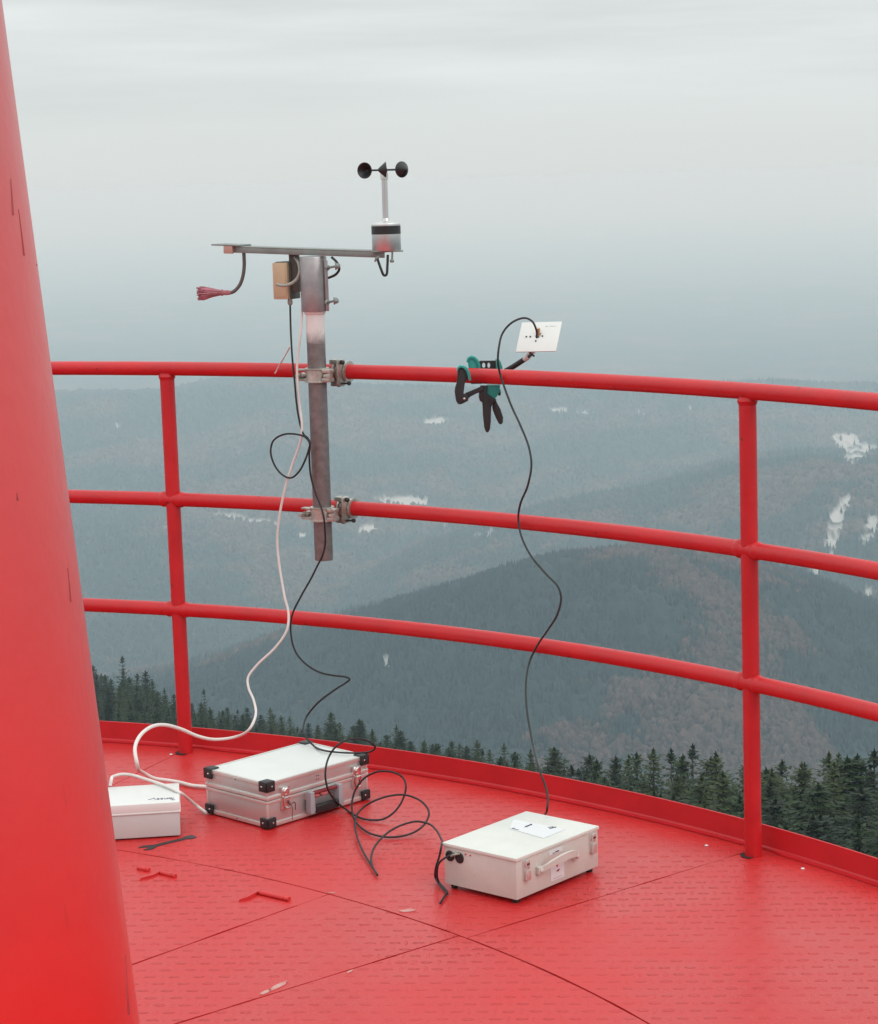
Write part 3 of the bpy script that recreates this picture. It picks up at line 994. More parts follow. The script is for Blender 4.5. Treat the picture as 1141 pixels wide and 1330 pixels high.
obj('edge_trim', tr, M['alu_trim'], ac)
for x in (0.19, 0.197):
    for z in (HZ - 0.020, HZ - 0.030):
        obj('rivet', MB().lathe([(0.0017, 0), (0.0014, 0.001)], (x, 0.004, z), (0, -1, 0), 8), M['dark'], ac)
for z in (0.006, HZ - 0.010):
    obj('rivet', MB().lathe([(0.002, 0), (0.0015, 0.0015)], (0.0012, WY * 0.5, z), (-1, 0, 0), 8), M['dark'], ac)
for cx_ in (0, 1):
    for cy_ in (0, 1):
        for cz_ in (0, 1):
            e, d, hgt = 0.0032, 0.030, 0.027
            x0, x1 = (-e, d) if cx_ == 0 else (LX - d, LX + e)
            y0, y1 = (-e, d) if cy_ == 0 else (WY - d, WY + e)
            z0, z1 = (-e + 0.002, hgt) if cz_ == 0 else (HZ - hgt, HZ + e)
            # three flanges round the corner
            mb = MB()
            ty = 0.004 + e
            mb.box((x0, y0 if cy_ == 0 else y1 - ty, z0), (x1, y0 + ty if cy_ == 0 else y1, z1), 0.0035)
            mb.box((x0 if cx_ == 0 else x1 - ty, y0, z0 + 0.0003), (x0 + ty if cx_ == 0 else x1, y1, z1 - 0.0003), 0.0035)
            mb.box((x0 + 0.0005, y0 + 0.0005, z0 if cz_ == 0 else z1 - ty), (x1 - 0.0005, y1 - 0.0005, z0 + ty if cz_ == 0 else z1), 0.0035)
            c = obj('corner', mb, M['black'], ac)
            xm, zm = (x0 + x1) / 2 + (0.004 if cx_ == 0 else -0.004), (z0 + z1) / 2
            rb = MB().lathe([(0.0028, 0), (0.0024, 0.0012), (0.001, 0.0018)], (xm, y0 if cy_ == 0 else y1, zm), (0, -1 if cy_ == 0 else 1, 0), 12)
            obj('rivet', rb, M['chrome'], c)
            ym = (y0 + y1) / 2 + (0.004 if cy_ == 0 else -0.004)
            rb = MB().lathe([(0.0028, 0), (0.0024, 0.0012), (0.001, 0.0018)], (x0 if cx_ == 0 else x1, ym, zm), (-1 if cx_ == 0 else 1, 0, 0), 12)
            obj('rivet', rb, M['chrome'], c)
for x in (0.066, LX - 0.048):
    mb = MB()
    mb.box((x - 0.015, -0.0035, zs - 0.036), (x + 0.015, 0.0036, zs + 0.028), 0.0015)
    mb.box((x - 0.010, -0.012, zs - 0.026), (x + 0.010, -0.0035, zs + 0.002), 0.003)
    mb.lathe([(0.0105, 0), (0.0105, 0.005), (0.008, 0.0085), (0.0, 0.009)], (x, -0.0035, zs + 0.017), (0, -1, 0), 22)
    mb.box((x - 0.0065, -0.010, zs + 0.001), (x + 0.0065, -0.0036, zs + 0.013), 0.002)
    mb.box((x - 0.007, -0.016, zs - 0.034), (x + 0.007, -0.0036, zs - 0.026), 0.003)
    la = obj('latch', mb, M['chrome'], ac)
    obj('keyhole', MB().box((x - 0.0018, -0.0126, zs - 0.018), (x + 0.0018, -0.0121, zs - 0.008), 0), M['black'], la)
kx = 0.070
ky = MB().tube(smooth_path([(kx, -0.013, zs - 0.020), (kx + 0.006, -0.018, zs - 0.030), (kx + 0.003, -0.019, zs - 0.052), (kx + 0.005, -0.017, zs - 0.064)], 6), 0.0009, 6)
ky.tube(smooth_path([(kx + 0.002, -0.0145, zs - 0.022), (kx + 0.017, -0.016, zs - 0.018), (kx + 0.018, -0.017, zs - 0.040)], 6), 0.0012, 6)
obj('key', ky, M['dark'], ac)
hx0, hx1 = 0.138, 0.266
hd = obj('handle_plate', MB().box((hx0 + 0.004, -0.003, zs - 0.028), (hx1 - 0.004, 0.0036, zs - 0.006), 0.0015), M['chrome'], ac)
hg = obj('handle', MB().tube([(hx0 + 0.004, -0.013, zs - 0.010), (hx1 - 0.004, -0.013, zs - 0.010)], 0.0045, 12), M['darkred'], ac)  # dark red rod: reddish reflection in the handle recess put into its colour
for x in (hx0, hx1 - 0.020):
    ol = [(x + 0.003, zs - 0.003), (x + 0.017, zs - 0.003), (x + 0.020, 0.022), (x + 0.017, 0.012), (x + 0.003, 0.012), (x, 0.022)]
    obj('handle_arm', MB().prism(ol, Matrix.Translation((0, -0.024, 0)), 0.021, 0.003), M['grey_pl'], hg)
obj('handle_grip', MB().box((hx0 + 0.020, -0.028, 0.011), (hx1 - 0.020, -0.010, 0.034), 0.006, seg=3), M['black'], hg)

# ------------------------------------------------------------------ pale metal case
LX, WY, HZ = 0.3371, 0.2346, 0.1055
wc = thing('metal_case', 'pale cream sheet metal case with paper on its lid and red mark on the front', 'case', frame((0.1619, 5.1854, 0.012), 0.8604))
obj('body', MB().box((0.003, 0.003, 0.0), (LX - 0.003, WY - 0.003, HZ - 0.0090), 0.0025), M['cream'], wc)
lid = obj('lid', MB().box((0, 0, HZ - 0.0085), (LX, WY, HZ), 0.002), M['cream_top'], wc)
for x in (0.02, LX - 0.02):
    for y in (0.02, WY - 0.02):
        obj('foot', MB().lathe([(0.008, -0.0122), (0.0095, -0.006), (0.0095, 0.001)], (x, y, 0), seg=14), M['dark'], wc)
for x in (0.038, LX - 0.030):
    mb = MB()
    mb.box((x - 0.0105, -0.001, HZ - 0.060), (x + 0.0105, 0.0032, HZ - 0.013), 0.001)
    mb.box((x - 0.0075, -0.007, HZ - 0.026), (x + 0.0075, -0.0008, HZ - 0.012), 0.002)
    mb.tube([(x - 0.0065, -0.005, HZ - 0.022), (x - 0.0065, -0.008, HZ - 0.044), (x + 0.0065, -0.008, HZ - 0.044), (x + 0.0065, -0.005, HZ - 0.022)], 0.0014, 8)
    mb.box((x - 0.0080, -0.0095, HZ - 0.062), (x + 0.0080, -0.0008, HZ - 0.036), 0.0025)
    la = obj('latch', mb, M['alu_trim'], wc)
    sm = MB()
    sm.box((x - 0.005, -0.0074, HZ - 0.024), (x + 0.005, -0.0071, HZ - 0.0195), 0)
    sm.lathe([(0.0018, 0), (0.0018, 0.0006)], (x, -0.0011, HZ - 0.0335), (0, -1, 0), 10)
    obj('latch_gap', sm, M['dark'], la)
hx0, hx1, hz = 0.088, 0.232, 0.055
hp = []
for k in range(17):
    t = k / 16
    hp.append((hx0 + (hx1 - hx0) * t, -0.006 - 0.028 * math.sin(math.pi * t) ** 0.7, hz + 0.024 * math.sin(math.pi * t) ** 0.7))
mb = MB()
for (a, b) in zip(hp[:-1], hp[1:]):
    pass
vs, fs = [], []
for k, p in enumerate(hp):
    wd = 0.0060 + 0.0030 * math.sin(math.pi * k / 16)
    for dz, dy in ((-wd, 0.004), (-wd, -0.003), (wd, -0.003), (wd, 0.004)):
        vs.append((p[0], p[1] + dy, p[2] + dz))
for k in range(16):
    for j in range(4):
        fs.append((k * 4 + j, k * 4 + (j + 1) % 4, k * 4 + 4 + (j + 1) % 4, k * 4 + 4 + j))
fs += [(0, 1, 2, 3), (64, 65, 66, 67)]
mb.add(vs, fs)
hn = obj('handle', mb, M['cream'], wc)
for x in (hx0, hx1):
    mb = MB().box((x - 0.010, -0.008, hz - 0.010), (x + 0.010, 0.0031, hz + 0.010), 0.003)
    mb.lathe([(0.006, 0), (0.006, 0.004), (0.003, 0.006)], (x, -0.007, hz), (0, -1, 0), 14)
    obj('handle_mount', mb, M['cream'], hn)
# front sticker: white paper with a red arrow and a dark red dash
st_ = obj('sticker', MB().box((0.137, 0.0018, 0.0115), (0.191, 0.0031, 0.066), 0), M['paper'], wc)
obj('sticker_top', MB().box((0.132, 0.0018, 0.0790), (0.186, 0.0031, 0.0900), 0), M['paper'], wc)
mk = MB()
mk.prism([(0.156, 0.060), (0.169, 0.063), (0.168, 0.053), (0.1640, 0.043), (0.158, 0.050)], Matrix.Translation((0, 0.0010, 0)), 0.0006)
mk.prism([(0.155, 0.054), (0.160, 0.0535), (0.163, 0.0445), (0.1625, 0.0415)], Matrix.Translation((0, 0.0012, 0)), 0.0005)
obj('red_mark', mk, M['redink'], st_)
obj('red_dash', MB().prism([(0.1585, 0.0325), (0.165, 0.0360), (0.1735, 0.0355), (0.166, 0.0310)], Matrix.Translation((0, 0.0010, 0)), 0.0006), M['darkred'], st_)
obj('sticker_rule', MB().box((0.146, 0.0013, 0.0165), (0.183, 0.0017, 0.0175), 0), M['grey_pl'], st_)
obj('tag_text', MB().box((0.157, 0.0012, 0.0815), (0.171, 0.0016, 0.0842), 0).box((0.145, 0.0012, 0.0810), (0.155, 0.0016, 0.0825), 0), M['dark'], wc)
# sockets on the left end, two small red lamps
for y in (WY * 0.905, WY * 0.775):
    mb = MB().lathe([(0.0138, 0), (0.0138, 0.0015), (0.0120, 0.0028), (0.0095, 0.0030), (0.0090, 0.0015), (0.0005, 0.0015)], (0.0028, y, HZ - 0.031), (-1, 0, 0), 24)
    obj('socket', mb, M['black'], wc)
for y in (WY * 0.69, WY * 0.625):
    obj('red_stud', MB().lathe([(0.0022, 0), (0.0022, 0.0012), (0.001, 0.002)], (0.0028, y, HZ - 0.018), (-1, 0, 0), 10), M['redink'], wc)
# paper on the lid with its scribbled notes
pc = [[0.1867, 0.1702], [0.2563, 0.2132], [0.2627, 0.0499], [0.1704, 0.0494]]
pz = HZ + 0.0004
pp = MB().add([(a, b, pz + 0.0008) for a, b in pc] + [(a, b, pz) for a, b in pc], [(0, 1, 2, 3), (4, 5, 6, 7), (0, 1, 5, 4), (1, 2, 6, 5), (2, 3, 7, 6), (3, 0, 4, 7)])
sh = obj('paper_sheet', pp, M['paper'], wc, smooth=False)
ik = MB()
for (a, b, wd) in (([0.2175, 0.1437], [0.2456, 0.1448], 0.0016), ([0.189, 0.1633], [0.194, 0.1586], 0.0010), ([0.1866, 0.1527], [0.1891, 0.1423], 0.0007), ([0.242, 0.0853], [0.2621, 0.08], 0.0011), ([0.2477, 0.0946], [0.2603, 0.0872], 0.0006)):
    a, b = Vector((*a, pz + 0.0012)), Vector((*b, pz + 0.0012))
    path = [a.lerp(b, k / 12) + Vector((0, 0.0022 * math.sin(k * 2.4), 0)) for k in range(13)]
    ik.tube(path, wd, 5)
obj('handwriting', ik, M['ink'], sh)

# ------------------------------------------------------------------ white plastic box
BXW, BXD, BXH = (0.251, 0.2, 0.0949)
pb = thing('plastic_box', 'white plastic instrument box with lid and handwriting beside the leaning tower leg', 'box', frame((-0.9717, 5.8121, 0.004), 0.1186))
obj('base', MB().box((0.003, 0.003, 0), (BXW - 0.003, BXD - 0.003, BXH * 0.70), 0.004), M['white_pl'], pb)
lid = obj('lid', MB().box((0.0015, 0.0015, BXH * 0.74), (BXW - 0.0015, BXD - 0.0015, BXH), 0.004), M['white_lid'], pb)
obj('lid_rim', MB().box((0, 0, BXH * 0.695), (BXW, BXD, BXH * 0.745), 0.002), M['white_lid'], lid)
rr_ = random.Random(5)
hw = MB()
def scrib(pts, wd=0.0007):
    hw.tube(smooth_path([(a, b, BXH + 0.0006) for a, b in pts], 5), wd, 5)
sx, sy, k = BXW - 0.070, 0.034, 0.0075
scrib([(sx - 0.016, sy + 0.004), (sx - 0.006, sy + 0.012), (sx, sy + 0.018), (sx + 0.003, sy)])                    # A
for i in range(2):                                                                                                    # c c
    x0 = sx + 0.008 + i * 0.010
    scrib([(x0 + 0.006, sy + 0.010), (x0 + 0.001, sy + 0.011), (x0, sy + 0.003), (x0 + 0.006, sy + 0.001)], 0.0009)
x0 = sx + 0.028
scrib([(x0, sy + 0.011), (x0 + 0.001, sy + 0.002), (x0 + 0.007, sy + 0.003), (x0 + 0.008, sy + 0.012), (x0 + 0.009, sy + 0.001)], 0.0009)   # u
x0 = sx + 0.040
scrib([(x0, sy + 0.001), (x0 + 0.001, sy + 0.012), (x0 + 0.004, sy + 0.002), (x0 + 0.006, sy + 0.012), (x0 + 0.009, sy + 0.002), (x0 + 0.013, sy + 0.008)], 0.0009)  # m
scrib([(sx + 0.044, sy - 0.010), (sx + 0.050, sy - 0.006), (sx + 0.050, sy - 0.013), (sx + 0.056, sy - 0.009)], 0.0007)
obj('handwriting', hw, M['ink'], lid)
obj('lid_clip', MB().box((0.02, BXD - 0.004, BXH * 0.80), (0.05, BXD + 0.006, BXH + 0.006), 0.002), M['dark'], pb)

# ------------------------------------------------------------------ spanner on the deck
sp = MB()
a, b = Vector([-0.8172, 5.7424, 0.006]), Vector([-0.6884, 5.8462, 0.006])
d = (b - a)
ln = d.length
d.normalize()
yaw = math.atan2(d.y, d.x)
W_ = 0.0085
ol = [(-0.004, 0.010), (0.004, 0.019), (0.016, 0.021), (0.030, 0.016), (0.040, W_), (ln - 0.034, W_ * 0.9), (ln - 0.022, 0.015), (ln - 0.004, 0.015), (ln, 0.008),
      (ln, -0.008), (ln - 0.004, -0.014), (ln - 0.022, -0.014), (ln - 0.034, -W_ * 0.9), (0.040, -W_), (0.030, -0.016), (0.016, -0.021), (0.002, -0.019), (-0.004, -0.012), (0.010, -0.008), (0.018, 0.0), (0.012, 0.007)]
mt = Matrix.Translation((a.x, a.y, 0.0022)) @ Matrix.Rotation(yaw, 4, 'Z') @ Matrix.Rotation(R(90), 4, 'X')
sp.prism([(x, y * 1.05) for x, y in ol], mt @ Matrix.Diagonal((1, -1, 1, 1)) , 0.0115, 0.002)
tag(obj('spanner', sp, M['black']), 'dark open ended spanner lying on the deck against the white plastic box', 'spanner')

# ------------------------------------------------------------------ weather mast
MXY = Vector([-0.3394, 6.4018, 1.0338])
MX, MY = MXY.x, MXY.y
zb, zcol0, zcol1, zst = 0.6564, 1.2877, 1.3806, 1.5365
wm = thing('weather_mast', 'grey galvanised mast clamped to the railing carrying a cup anemometer and crossbar', 'mast', Matrix.Translation((MX, MY, zb)))
winv = wm.matrix_world.inverted()
def wpart(name, mb, m, par=None, **k):
    return obj(name, mb, m, par or wm, inv=winv, **k)
mast = MB()
mast.lathe([(0.0225, 0), (0.0262, 0), (0.0268, 0.004), (0.0268, zcol0 - zb)], (MX, MY, zb), seg=32, cap=False)
mast.lathe([(0.0225, 0), (0.0225, 0.15), (0.001, 0.15)], (MX, MY, zb), seg=32, cap=False)
wpart('mast_tube', mast, M['galv'])
M['collar_off'] = zb
co = wpart('white_collar', MB().lathe([(0.0270, 0), (0.0272, 0.004), (0.0272, zcol1 - zcol0 - 0.010), (0.031, zcol1 - zcol0 - 0.006), (0.031, zcol1 - zcol0 + 0.01)], (MX, MY, zcol0), seg=32, cap=False), M['collar'])
for nd in M['collar'].node_tree.nodes:
    if nd.type == 'MAP_RANGE':
        nd.inputs['From Min'].default_value -= zb
        nd.inputs['From Max'].default_value -= zb
SR = 0.0385
sleeve = wpart('sleeve', MB().lathe([(0.030, 0.0), (SR - 0.001, 0), (SR, 0.003), (SR, zst - zcol1 - 0.003), (SR - 0.002, zst - zcol1), (0.001, zst - zcol1)], (MX, MY, zcol1), seg=36, cap=False), M['galv2'])
wpart('sleeve_seam', MB().box((MX + SR * 0.86, MY - 0.028, zcol1), (MX + SR + 0.004, MY - 0.020, zst - 0.012), 0.002), M['galv2'], sleeve)
def wingbolt(pa, pb_):
    a, b = Vector(pa), Vector(pb_)
    mb = MB().tube([a, b], 0.0032, 10)
    dd = (b - a).normalized()
    mb.lathe([(0.0075, 0), (0.0085, 0.003), (0.0085, 0.007), (0.006, 0.008)], a + dd * 0.002, dd, 6)
    mb.lathe([(0.003, 0), (0.0075, 0.002), (0.0085, 0.006), (0.005, 0.010), (0.001, 0.011)], b - dd * 0.006, dd, 12)
    up = Vector((0, 0, 1))
    mb.tube([b - dd * 0.012 - up * 0.010, b - dd * 0.010, b - dd * 0.012 + up * 0.010], [0.002, 0.004, 0.002], 8)
    wpart('bolt', mb, M['bar'], sleeve)
wingbolt([-0.2998, 6.3473, 1.5047], [-0.2644, 6.2884, 1.5113])
wingbolt([-0.3035, 6.3496, 1.4066], [-0.2724, 6.2937, 1.4141])
# crossbar: angle iron with its end plate
ba, bb = Vector([-0.5909, 6.55, 1.5601]), Vector([-0.1187, 6.3, 1.539])
bd = (bb - ba).normalized()
bs = Vector((-bd.y, bd.x, 0)).normalized()
bu = bd.cross(bs) * -1
if bu.z < 0:
    bu = -bu
bm_ = Matrix((( bd.x, bs.x, bu.x, ba.x), (bd.y, bs.y, bu.y, ba.y), (bd.z, bs.z, bu.z, ba.z), (0, 0, 0, 1)))
BL = (bb - ba).length
mb = MB().box((0, -0.030, 0.0065), (BL, 0.030, 0.0105), 0.001, bm_).box((0, -0.030, -0.0085), (BL, -0.026, 0.0063), 0.001, bm_)
bar = wpart('crossbar', mb, M['bar'])
la = bm_.inverted() @ Vector([-0.6321, 6.55, 1.5702])
lb = bm_.inverted() @ Vector([-0.5253, 6.55, 1.566])
wpart('end_plate', MB().box((la.x, -0.04, 0.0108), (lb.x, 0.03, 0.0150), 0.001, bm_), M['bar'], bar)
ka = bm_.inverted() @ Vector([-0.5842, 6.55, 1.5565])
kb = bm_.inverted() @ Vector([-0.5505, 6.55, 1.5556])
wpart('mounting_block', MB().box((ka.x, -0.040, -0.011), (kb.x, -0.0305, 0.0106), 0.001, bm_), M['pinkblock'], bar)
# flexible arm and brush
BY = 6.50
arm = wpart('brush_arm', MB().tube(smooth_path([[-0.5443, 6.5, 1.5503], [-0.5448, 6.5, 1.5125], [-0.5507, 6.5, 1.4792], [-0.5617, 6.5, 1.455], [-0.5804, 6.5, 1.4377], [-0.6074, 6.5, 1.4352]], 6), 0.0052, 12), M['armrub'])
a, b = Vector([-0.5872, 6.5, 1.4357]), Vector([-0.6813, 6.5, 1.4373])
dd = (b - a).normalized()
br = MB()
br.lathe([(0.006, 0), (0.0075, 0.010), (0.007, 0.022)], a, dd, 14)
br.lathe([(0.009, 0), (0.0098, 0.003), (0.009, 0.006)], a + dd * 0.022, dd, 14)
rr_ = random.Random(3)
up = Vector((0, 0, 1))
si = dd.cross(up).normalized()
for k in range(150):
    an, rad = rr_.uniform(0, 6.283), rr_.uniform(0.1, 1) ** 0.6
    u_ = (up * math.cos(an) + si * math.sin(an)) * rad
    e = rr_.uniform(0.82, 1.05)
    p0 = a + dd * 0.026 + u_ * 0.006
    p1 = a + dd * 0.055 + u_ * 0.013
    p2 = a + dd * (0.094 * e) + u_ * 0.022 - up * 0.002
    br.tube([p0, p1, p2], [0.0020, 0.0023, 0.0016], 4)
wpart('brush', br, M['brush'], arm)
# junction box left of the sleeve
jf = frame([-0.4554, 6.46, 1.4139], R(-24))
JW, JD, JH = 0.047, 0.060, 0.108
jb = wpart('junction_box', MB().box((0, 0.004, 0.0), (JW + 0.004, JD, JH), 0.003, jf), M['boxgrey'])
wpart('box_cover', MB().box((0, -0.012, 0.001), (JW, 0.0038, JH - 0.002), 0.003, jf).box((0.010, -0.0135, 0.008), (JW - 0.004, -0.0118, JH - 0.010), 0.001, jf), M['beige'], jb)
g_ = Vector([-0.4125, 6.45, 1.411])
wpart('cable_gland', MB().lathe([(0.0055, 0.006), (0.0075, 0.0), (0.0075, -0.010), (0.0045, -0.014)], g_, seg=12), M['lightgreycable'], jb)
wpart('gland_cable', MB().tube(smooth_path([[-0.3938, 6.44, 1.5346], [-0.3816, 6.41, 1.5178], [-0.3787, 6.4, 1.4939], [-0.3871, 6.4, 1.4744], [-0.403, 6.4, 1.4617], [-0.4253, 6.4, 1.4558], [-0.4457, 6.41, 1.4592]], 6), 0.0046, 10), M['lightgreycable'], jb)
wpart('mounting_bracket', MB().box((JW - 0.004, 0.010, 0.02), (JW + 0.022, 0.030, JH + 0.028), 0.002, jf), M['boxgrey'], jb)
wpart('sensor_lead', MB().tube(smooth_path([[-0.2831, 6.34, 1.5348], [-0.268, 6.33, 1.5196], [-0.2621, 6.33, 1.5021], [-0.2718, 6.34, 1.4868], [-0.2949, 6.36, 1.4757]], 6), 0.0036, 10), M['blackcable'])
# cup anemometer
an0 = Vector([-0.1259, 6.3, 1.55])
px = 0.0022 * 1.0
def anp(dy):
    return an0 + Vector((0, 0, dy * px))
body = wpart('anemometer', MB().lathe([(0.001, 0), (18.2 * px, 0), (18.6 * px, 0.002), (18.6 * px, 21 * px), (18.2 * px, 21 * px), (18.2 * px, 31.5 * px), (18.6 * px, 31.6 * px), (18.6 * px, 33.5 * px), (17.5 * px, 35 * px), (9 * px, 36.5 * px), (5.5 * px, 38 * px), (4.5 * px, 41 * px), (0.001, 42 * px)], an0, seg=36, cap=False), M['steel'])
wpart('dark_band', MB().lathe([(18.1 * px, 20.9 * px), (18.75 * px, 21.2 * px), (18.75 * px, 31.3 * px), (18.1 * px, 31.6 * px)], an0, seg=36, cap=False), M['black'], body)
wpart('spindle', MB().lathe([(3.8 * px, 40 * px), (3.8 * px, 90 * px), (4.9 * px, 90.5 * px), (4.9 * px, 97 * px), (3.2 * px, 101 * px)], an0, seg=20), M['steel'], body)
wpart('rotor_hub', MB().lathe([(3.4 * px, 97 * px), (4.2 * px, 99 * px), (3.6 * px, 105 * px), (2.0 * px, 108 * px)], an0, seg=18), M['black'], body)
hub = anp(102)
AL = 27.5 * px
for th in (156, 36, 276):
    u_ = Vector((math.cos(R(th)), math.sin(R(th)), 0))
    tg = Vector((-math.sin(R(th)), math.cos(R(th)), 0))
    c = hub + u_ * AL
    mb = MB()
    cr = 10.4 * px
    outer = [(cr * a_, -cr * b_) for a_, b_ in ((0.03, 0.98), (0.14, 0.95), (0.30, 0.80), (0.52, 0.56), (0.76, 0.28), (0.93, 0.07), (1.0, 0.0))]
    inner = [(r_ * 0.93, h * 0.93) for r_, h in outer[::-1]]
    mb.lathe(outer + inner, c, tg, 26, cap=False)
    mb.tube([hub, c - u_ * cr * 0.9], 1.25 * px, 10)
    wpart('cup', mb, M['black'], body)
mb = MB().box((an0.x - 19 * px, an0.y - 0.034, an0.z - 0.0035), (an0.x + 21 * px, an0.y + 0.034, an0.z - 0.0002), 0.001)
wpart('base_plate', mb, M['bar'], body)
wpart('anemometer_lead', MB().tube(smooth_path([[-0.1225, 6.27, 1.539], [-0.1244, 6.265, 1.5092], [-0.1284, 6.26, 1.4838], [-0.1349, 6.26, 1.4829], [-0.1429, 6.26, 1.5014], [-0.1518, 6.265, 1.5293]], 6), [0.0036] * 31, 10), M['blackcable'], body)
mb = MB().tube([[-0.1093, 6.27, 1.5472], [-0.1112, 6.27, 1.5215]], 0.0028, 8).lathe([(0.004, 0), (0.0062, 0.003), (0.0062, 0.006), (0.004, 0.009)], [-0.1113, 6.27, 1.5173], seg=10)
wpart('plate_bolt', mb, M['bar'], body)
mb = MB().tube([[-0.1595, 6.26, 1.5211], [-0.1549, 6.26, 1.5296], [-0.1461, 6.26, 1.5358]], [0.002, 0.0045, 0.003], 8)
wpart('wing_nut', mb, M['bar'], body)
# swivel couplers between mast and rails
ra = math.atan2(MX - CX, MY - CY)
out_ = Vector((math.sin(ra), math.cos(ra), 0))
tan_ = Vector((math.cos(ra), -math.sin(ra), 0))
def coupler(z, zr):
    c = Vector((MX, MY, z))
    rc = Vector((CX + RR * math.sin(ra), CY + RR * math.cos(ra), zr))
    mb = MB()
    H_ = 0.021
    prof = []
    ro, ri = 0.0325, 0.0272
    band = [(ri, -H_), (ro, -H_), (ro + 0.0035, -H_ + 0.0008), (ro + 0.0035, -H_ + 0.004), (ro, -H_ + 0.0055), (ro, H_ - 0.0055), (ro + 0.0035, H_ - 0.004), (ro + 0.0035, H_ - 0.0008), (ro, H_), (ri, H_), (ri, -H_)]
    mb.lathe(band, c, seg=36, cap=False)
    fr = Matrix(((tan_.x, out_.x, 0, c.x), (tan_.y, out_.y, 0, c.y), (0, 0, 1, c.z), (0, 0, 0, 1)))
    # left lug: two ears round an eye bolt
    mb.box((-0.064, -0.016, H_ - 0.010), (-0.028, 0.004, H_ - 0.004), 0.002, fr)
    mb.box((-0.064, -0.016, -H_ + 0.004), (-0.028, 0.004, -H_ + 0.010), 0.002, fr)
    mb.lathe([(0.0075, -0.021), (0.0095, -0.019), (0.0095, 0.000), (0.0075, 0.002)], fr @ Vector((-0.056, -0.006, -0.004)), -out_, 8)
    mb.tube([fr @ Vector((-0.056, -0.034, -0.004)), fr @ Vector((-0.056, 0.020, -0.004))], 0.0055, 12)
    # right hinge: forked tongue
    mb.box((0.028, -0.020, H_ - 0.014), (0.056, 0.006, H_ - 0.002), 0.003, fr)
    mb.box((0.028, -0.020, -H_ + 0.002), (0.056, 0.006, -H_ + 0.014), 0.003, fr)
    mb.prism([(0.036, -0.003), (0.056, -0.009), (0.060, -0.008), (0.060, 0.007), (0.056, 0.007), (0.038, 0.003)], fr @ Matrix.Translation((0, -0.024, 0)), 0.016, 0.001)
    o = wpart('pipe_coupler', mb, M['zinc'])
    # the other half grips the rail
    fr2 = Matrix(((tan_.x, out_.x, 0, rc.x), (tan_.y, out_.y, 0, rc.y), (0, 0, 1, rc.z), (0, 0, 0, 1)))
    m2 = MB()
    ro2, ri2 = TR + 0.0065, TR + 0.0008
    x0 = 0.034
    m2.lathe([(ri2, -0.022), (ro2 + 0.003, -0.022), (ro2 + 0.003, -0.016), (ro2, -0.015), (ro2, 0.015), (ro2 + 0.003, 0.016), (ro2 + 0.003, 0.022), (ri2, 0.022), (ri2, -0.022)], fr2 @ Vector((x0, 0, 0)), tan_, 30, cap=False)
    m2.box((x0 - 0.020, -0.044, ro2 - 0.004), (x0 + 0.016, -0.014, ro2 + 0.010), 0.003, fr2)
    m2.box((x0 - 0.020, -0.040, -ro2 - 0.012), (x0 + 0.014, -0.012, -ro2 + 0.004), 0.003, fr2)
    m2.box((x0 + 0.010, -0.052, -ro2 - 0.005), (x0 + 0.0145, -0.020, ro2 + 0.008), 0.001, fr2)
    wpart('rail_clamp', m2, M['zinc'], o)
    m3 = MB()
    m3.lathe([(0.0055, 0), (0.0065, 0.004), (0.0065, 0.012), (0.0045, 0.014)], fr2 @ Vector((x0 + 0.014, -0.036, ro2 + 0.0035)), tan_ + Vector((0, 0, -0.2)), 8)
    m3.tube([fr2 @ Vector((x0 + 0.010, -0.034, -ro2 - 0.004)), fr2 @ Vector((x0 + 0.044, -0.034, -ro2 - 0.002))], 0.003, 10)
    m3.lathe([(0.0045, 0), (0.006, 0.002), (0.006, 0.008), (0.004, 0.010)], fr2 @ Vector((x0 + 0.036, -0.034, -ro2 - 0.0025)), tan_, 8)
    m3.tube([fr2 @ Vector((x0 + 0.002, -0.03, -ro2 - 0.014)), fr2 @ Vector((x0 + 0.002, -0.03, ro2 + 0.010))], 0.0048, 10)
    wpart('clamp_bolt', m3, M['dark'], o)
coupler(1.1969, HT)
coupler(0.7927, HM)

# ------------------------------------------------------------------ quick clamp on the top rail
cl = thing('bar_clamp', 'black and teal one handed bar clamp gripping the top rail', 'clamp', Matrix.Translation(Vector([0.1167, 6.1841, 1.1852])))
cinv = cl.matrix_world.inverted()
def cpart(name, mb, m, par=None, **k):
    return obj(name, mb, m, par or cl, inv=cinv, **k)
CS = 0.0021
def cfr(o_, off):
    """upright frame facing the deck side of the rail, off metres in front of the rail axis"""
    b = Vector(o_)
    return Matrix.Translation(Vector((b.x, b.y - off, b.z)))
co_ = [0.1167, 6.1841, 1.1852]
def po(pts):
    return [((x - 620) * CS, (495 - y) * CS) for x, y in pts]
def rot2(pts, d=0.0):
    return pts
jf1 = cfr(co_, 0.062)
cpart('front_jaw', MB().prism(po([(594.5,476),(596.5,473.2),(600,472.6),(604,474.2),(606.5,478),(607.8,484),(607.2,490),(603.8,492.5),(602,503),(601.2,508.5),(604.5,510),(607.6,514),(607,518),(602,520.5),(597.5,522.6),(593.5,522),(591,518),(589.5,506),(590.5,500),(592.6,494),(593.6,484)]), jf1, 0.026, 0.0035), M['dark'])
cpart('front_jaw_pad', MB().prism(po([(592.8,478),(594.2,473.5),(598,471),(603,472),(607.6,475.6),(610.4,482),(611.8,490.6),(608.8,491.8),(607.4,486),(605.6,479),(602.4,475),(598.6,473.6),(595.6,475.2),(594.4,478)]), cfr(co_, 0.068), 0.036, 0.001), M['teal'])
jb1 = cfr(co_, -0.026)
cpart('rear_jaw', MB().prism(po([(608.6,470),(610,465.6),(613,464),(617,465.6),(620.4,470),(622.6,478),(623,500),(612,500),(609.4,478)]), jb1, 0.030, 0.003), M['teal'])
